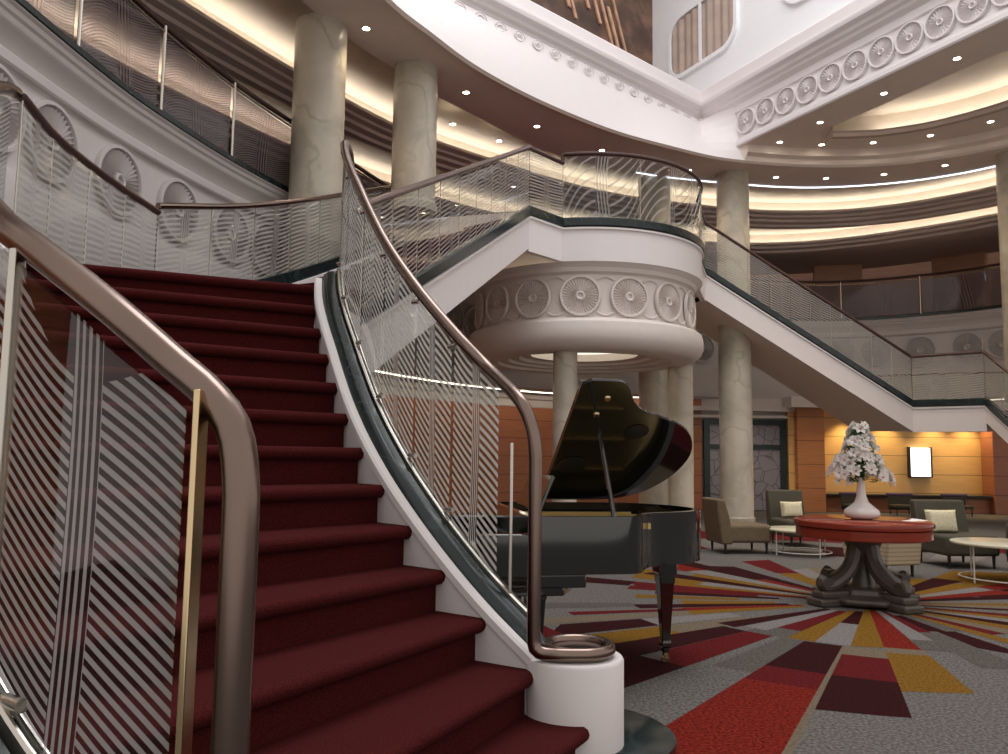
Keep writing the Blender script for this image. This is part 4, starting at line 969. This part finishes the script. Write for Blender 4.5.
# legs
def pleg(x, y):
    mb = MB(); 
    prof = [(.062, .69), (.062, .60), (.052, .585), (.052, .54), (.046, .52), (.026, .15), (.034, .135), (.034, .115), (.022, .10), (.018, .07)]
    mb.lathe([(.0, .69)]+prof, (0, 0), 4, a0=PI/4, a1=PI/4+2*PI)
    o = mb.build('leg', 'lacquer', GPo, bevel=.004, angle=20); o.location = (x, y, 0); o.scale = (1.5, 1.5, 1)
    c = MB().tube([(0, -.007, .028), (0, .007, .028)], .021, 16); c.box(-.008, .008, -.012, .012, .03, .09); c.build('brass_caster', 'brass', o)
pleg(.36, .17); pleg(.36, 1.30); pleg(1.36, .70)
ly = MB().box(.37, .41, .62, .85, .12, .17); ly.tube([(.39, .66, .15), (.39, .62, .35), (.39, .67, .62)], .012, 8); ly.tube([(.39, .81, .15), (.39, .85, .35), (.39, .80, .62)], .012, 8)
lyo = pl(ly, 'pedal_lyre', 'lacquer')
for y in (.66, .735, .81): MB().box(.24, .38, y-.011, y+.011, .05, .06).box(.36, .38, y-.008, y+.008, .05, .13).build('pedal', 'brass', lyo)

# round table ---------------------------------------------------------------
RT = thing('round_table', (TC.x, TC.y, 0), 'round table with polished red wood top and dark carved pedestal on the carpet', 'table')
tx = -.02
def tl(mb, name, mat, **kw): return mb.build(name, mat, RT, **kw)
tl(MB().lathe([(0, .725), (.60, .725), (.625, .735), (.63, .76), (.625, .785), (.60, .80), (0, .80)], (tx, 0), 72), 'table_top', 'tabletop')
tl(MB().lathe([(.0, .63), (.60, .63), (.61, .64), (.61, .72), (.60, .726), (0, .726)], (tx, 0), 72), 'apron', 'tabletop')
tl(MB().lathe([(0, .16), (.11, .16), (.10, .22), (.07, .30), (.09, .42), (.16, .55), (.20, .63), (0, .63)], (tx, 0), 32), 'pedestal_core', 'tablebase')
for k in range(4):
    a = math.radians(20+90*k)
    mb = MB(); pts = [(.08, .63), (.10, .50), (.14, .38), (.22, .28), (.33, .21), (.43, .175), (.49, .18), (.50, .22), (.47, .25)]
    pts = [Vector((tx+r*cos(a), r*sin(a), z)) for r, z in pts]; pts = spline(pts, 24)
    mb.tube(pts, [.085-.03*(i/24) for i in range(25)], 10, flat=1.0)
    s_ = Vector((tx+.47*cos(a), .47*sin(a), .205)); d = Vector((-sin(a), cos(a), 0))*.055
    mb.tube([s_-d, s_+d], .058, 16); tl(mb, 'curved_leg', 'tablebase')
    mb = MB(); mt = Matrix.Translation((tx, 0, 0)) @ Matrix.Rotation(a, 4, 'Z'); mb.box(.05, .56, -.085, .085, .07, .14, mtx=mt); mb.box(.30, .60, -.11, .11, .0, .075, mtx=mt)
    tl(mb, 'base_arm', 'tablebase', bevel=.02)
tl(MB().lathe([(0, .02), (.40, .02), (.44, .04), (.44, .075), (.40, .09), (.30, .10), (.28, .16), (0, .17)], (tx, 0), 8), 'base_plate', 'tablebase', bevel=.015)
VX, VY = TC.x-.03, TC.y-.02
vz = .80
vase = thing('vase', (VX, VY, vz), 'white porcelain vase with wide base and slim neck on the round red table', 'vase')
MB().lathe([(0, 0), (.09, 0), (.15, .02), (.168, .055), (.155, .09), (.11, .125), (.065, .165), (.045, .22), (.038, .30), (.034, .36), (.040, .40), (.034, .40), (.028, .36), (.0, .34)], n=48).build('vase_body', 'porcelain', vase, angle=80)
bq = thing('flower_bouquet', (VX, VY, vz+.38), 'cone shaped bouquet of white lilies with green leaves standing in the vase', 'bouquet')
def lily_mesh():
    mb = MB(); n = 6
    for k in range(n):
        a = 2*PI*k/n; ca, sa = cos(a), sin(a); w = .017; L = .055+.008*(k % 2)
        P = [(0, 0, .0), (.3, w*.8, .012), (.6, w, .022), (.85, w*.6, .02), (1, 0, .012)]
        vs = [];
        for t, ww, z in P: vs += [(t*L*ca-ww*sa, t*L*sa+ww*ca, z), (t*L*ca+ww*sa, t*L*sa-ww*ca, z), (t*L*ca, t*L*sa, z-.006)]
        fs = []
        for i in range(4): b = i*3; fs += [(b, b+2, b+5, b+3), (b+2, b+1, b+4, b+5)]
        mb.add(vs, fs, 0)
    mb.lathe([(0, .0), (.008, .004), (.006, .022), (0, .026)], n=8, mi=1)
    me = bpy.data.meshes.new('lily'); me.from_pydata(mb.v, [], mb.f)
    for p, k in zip(me.polygons, mb.mi): p.material_index = k
    me.materials.append(M['petal']); me.materials.append(M['petalcentre']); me.shade_smooth(); return me
lily = lily_mesh()
def cone_r(h): return .06+.235*max(0, (1-(h-.02)/.52))**1.15 if h > .02 else .20
cnt = 0
while cnt < 100:
    h = .03+.50*(R.random()**1.35); a = R.uniform(0, 2*PI); r = cone_r(h)*R.uniform(.78, 1.05)
    o = bpy.data.objects.new('lily', lily); COL.objects.link(o); o.parent = bq; o.location = (r*cos(a), r*sin(a), h-.02+.03*sin(3*a))
    d = Vector((cos(a), sin(a), .25+.9*h)).normalized(); o.rotation_euler = d.to_track_quat('Z', 'Y').to_euler(); o.scale = (R.uniform(.85, 1.25),)*3; cnt += 1
fo = MB()
for i in range(420):
    h = R.uniform(-.02, .52); a = R.uniform(0, 2*PI); r = cone_r(h)*R.uniform(.25, .84); c = Vector((r*cos(a), r*sin(a), h)); d = Vector((cos(a)*1.0, sin(a)*1.0, R.uniform(-.5, .9))).normalized(); s_ = d.cross(Vector((0, 0, 1))).normalized()*.013; L = R.uniform(.05, .09)
    fo.add([c-d*L*.5, c+s_, c+d*L*.5, c-s_, c+Vector((0, 0, .006))], [(0, 1, 4), (1, 2, 4), (2, 3, 4), (3, 0, 4)])
for i in range(40):
    a = R.uniform(0, 2*PI); h = R.uniform(.1, .5); r = cone_r(h)*.8; fo.tube([(0, 0, -.12), (r*.3*cos(a), r*.3*sin(a), h*.5), (r*cos(a), r*sin(a), h)], .003, 5)
o = fo.build('foliage', 'leaf', bq)
# chairs ------------------------------------------------------------------------
def lounge_chair(x, y, rz, label, fab='chair', sx=1.0, h=.78, name='lounge_chair', w=.62, cat='chair'):
    root = thing(name, (x, y, 0), label, cat, 'lounge chairs', rz)
    b = MB().box(-w/2, w/2, -.36, .30, .16, .42); b.build('seat', fab, root, bevel=.04)
    k = MB(); vs = [(-w/2, .22, .14), (w/2, .22, .14), (w/2, .40, .14), (-w/2, .40, .14), (-w/2, .34, h), (w/2, .34, h), (w/2, .46, h), (-w/2, .46, h), (-w/2, .26, .5), (w/2, .26, .5), (w/2, .44, .5), (-w/2, .44, .5)]
    k.add(vs, [(0, 3, 2, 1), (0, 1, 9, 8), (8, 9, 5, 4), (1, 2, 10, 9), (9, 10, 6, 5), (2, 3, 11, 10), (10, 11, 7, 6), (3, 0, 8, 11), (11, 8, 4, 7), (4, 5, 6, 7)])
    k.build('backrest', fab, root, bevel=.025)
    for px_ in (-w/2+.06, w/2-.06):
        for py_ in (-.30, .32): MB().lathe([(0, 0), (.014, 0), (.022, .17), (0, .17)], n=10).build('leg', 'black', root).location = (px_, py_, 0)
    return root
def cushion(x, y, z, rz, label, w=.44, h=.27):
    mb = MB(); n = 10; vs = []
    for s in (1, -1):
        for i in range(n+1):
            for j in range(n+1):
                u, v = i/n*2-1, j/n*2-1; t = .075*((1-u**4)*(1-v**4))**.5; e = 1-.05*(1-abs(u))*abs(v)
                vs.append((u*w/2*(1+.04*v*v), s*t, v*h/2*(1+.05*u*u)))
    W = n+1; fs = []
    for b in (0, W*W):
        for i in range(n):
            for j in range(n): a = b+i*W+j; fs.append((a, a+1, a+W+1, a+W) if b else (a, a+W, a+W+1, a+1))
    mb.add(vs, fs); o = mb.build('cushion', 'pillow'); o.location = (x, y, z); o.rotation_euler = (math.radians(-10), 0, rz)
    bm = bmesh.new(); bm.from_mesh(o.data); bmesh.ops.remove_doubles(bm, verts=bm.verts, dist=.0005); bm.to_mesh(o.data); bm.free(); o.data.shade_smooth()
    return tag(o, label, 'cushion', 'cream cushions on the chairs')
lounge_chair(3.50, 11.95, math.radians(97), 'brown armless lounge chair seen side on before the marble column')
lounge_chair(4.72, 13.0, math.radians(8), 'dark olive lounge chair with a cream cushion in front of the patterned door', 'chairdark', w=.60, h=.86)
cushion(4.66, 13.02, .56, math.radians(8), 'cream cushion on the dark chair in front of the patterned door', .36, .25)
lounge_chair(6.02, 10.75, math.radians(4), 'wide olive brown lounge chair with a cream cushion right of the round table', 'chairdark', w=.72, h=.84)
cushion(5.86, 10.80, .57, math.radians(4), 'cream cushion on the wide chair right of the round table', .42, .30)
lounge_chair(4.62, 9.95, math.radians(196), 'striped beige backed lounge chair seen from behind the round table', 'striped', w=.50, h=.56)
lounge_chair(6.62, 10.1, math.radians(150), 'olive chair cut by the right edge of the view', 'chairdark', w=.6, h=.62)
# coffee tables
def coffee(x, y, r, h, label, legs=4, a00=.3):
    root = thing('coffee_table', (x, y, 0), label, 'table', 'cream coffee tables')
    MB().lathe([(0, h-.03), (r-.01, h-.03), (r, h-.02), (r, h-.005), (r-.01, h), (0, h)], n=48).build('table_top', 'ctable', root)
    MB().tube([(r*.86*cos(2*PI*k/40), r*.86*sin(2*PI*k/40), .05) for k in range(40)], .009, 8, closed=True).build('wire_ring', 'wire', root)
    for k in range(legs): a = 2*PI*k/legs+a00; MB().tube([(r*.86*cos(a), r*.86*sin(a), 0), (r*.86*cos(a), r*.86*sin(a), h-.03)], .009, 8).build('leg', 'wire', root)
coffee(4.33, 11.75, .48, .37, 'round cream coffee table on thin white legs left of the round red table')
coffee(5.82, 9.35, .58, .45, 'round cream coffee table on thin white legs at the right edge')
# bar stools under the counter
for x, lab, dk in ((8.95, 'purple topped bar stool left of the flower vase', 1), (10.15, 'purple topped dark bar stool right behind the flower vase', 1), (11.55, 'purple topped bar stool below the white light panel', 1)):
    root = thing('bar_stool', (x, WY-.75, 0), lab, 'stool', 'purple bar stools')
    MB().box(-.34, .34, -.04, .04, .47, .54).build('top_pad', 'purple', root, bevel=.02)
    MB().box(-.29, .29, -.025, .025, .12, .47).build('backrest', 'chairdark', root, bevel=.01)
    MB().box(-.28, .28, -.4, -.02, .18, .26).build('seat', 'chairdark', root, bevel=.02)
    for px_ in (-.24, .24):
        for py_ in (-.36, 0): MB().tube([(px_, py_, 0), (px_, py_, .2)], .015, 8).build('leg', 'black', root)

#@@ PART 7 ================================================================== light, camera
W = bpy.data.worlds.new('World'); S.world = W; W.use_nodes = True
bg = W.node_tree.nodes['Background']; bg.inputs[0].default_value = (1, .93, .87, 1); bg.inputs[1].default_value = .64
def area(name, loc, size, energy, col, rot=(0, 0, 0), sy=None):
    l = bpy.data.lights.new(name, 'AREA'); l.energy = energy; l.size = size; l.color = col
    if sy: l.shape = 'RECTANGLE'; l.size_y = sy
    o = bpy.data.objects.new(name, l); COL.objects.link(o); o.location = loc; o.rotation_euler = rot; return o
area('skylight', (2.5, 8.0, 16.0), 8, 850, (.98, .97, 1))
def spot(x, y, z, e, ang=95, col=(1, .80, .58)):
    l = bpy.data.lights.new('downlight_spot', 'SPOT'); l.energy = e; l.spot_size = math.radians(ang); l.spot_blend = .8; l.shadow_soft_size = .06; l.color = col
    o = bpy.data.objects.new('downlight_spot', l); COL.objects.link(o); o.location = (x, y, z-.03)
for x, y in DL: spot(x, y, 7.6, 70)
for x, y in DL2: spot(x, y, 7.9, 70)
for x, y in ((9.2, 21.3), (10.3, 21.3), (11.6, 21.3), (12.5, 21.3)): spot(x, y, 2.7, 75, 100, (1, .72, .36))
for x, y in ((3.4, 13.5), (5.4, 11.5), (1.6, 17.5), (6.2, 20.3), (8.0, 19.8), (-.5, 15.6)): spot(x, y, 2.93, 30, 120)
p_ = math.atan(78/800.)
cam = bpy.data.cameras.new('Camera'); co = bpy.data.objects.new('Camera', cam); COL.objects.link(co)
cam.sensor_width = 36; cam.lens = 800/1008*36; cam.clip_start = .05; cam.clip_end = 200
co.matrix_world = Matrix.Translation((0, 0, 1.37)) @ Matrix.Rotation(PI/2+p_, 4, 'X') @ Matrix.Rotation(.014, 4, 'Z')
S.camera = co
S.view_settings.view_transform = 'Standard'; S.view_settings.look = 'None'; S.view_settings.gamma = 1; S.view_settings.exposure = .32; S.view_settings.use_curve_mapping = False
S.cycles.use_denoising = True; S.cycles.max_bounces = 8; S.cycles.transparent_max_bounces = 24; S.cycles.caustics_reflective = False; S.cycles.caustics_refractive = False
S.cycles.sample_clamp_indirect = 6
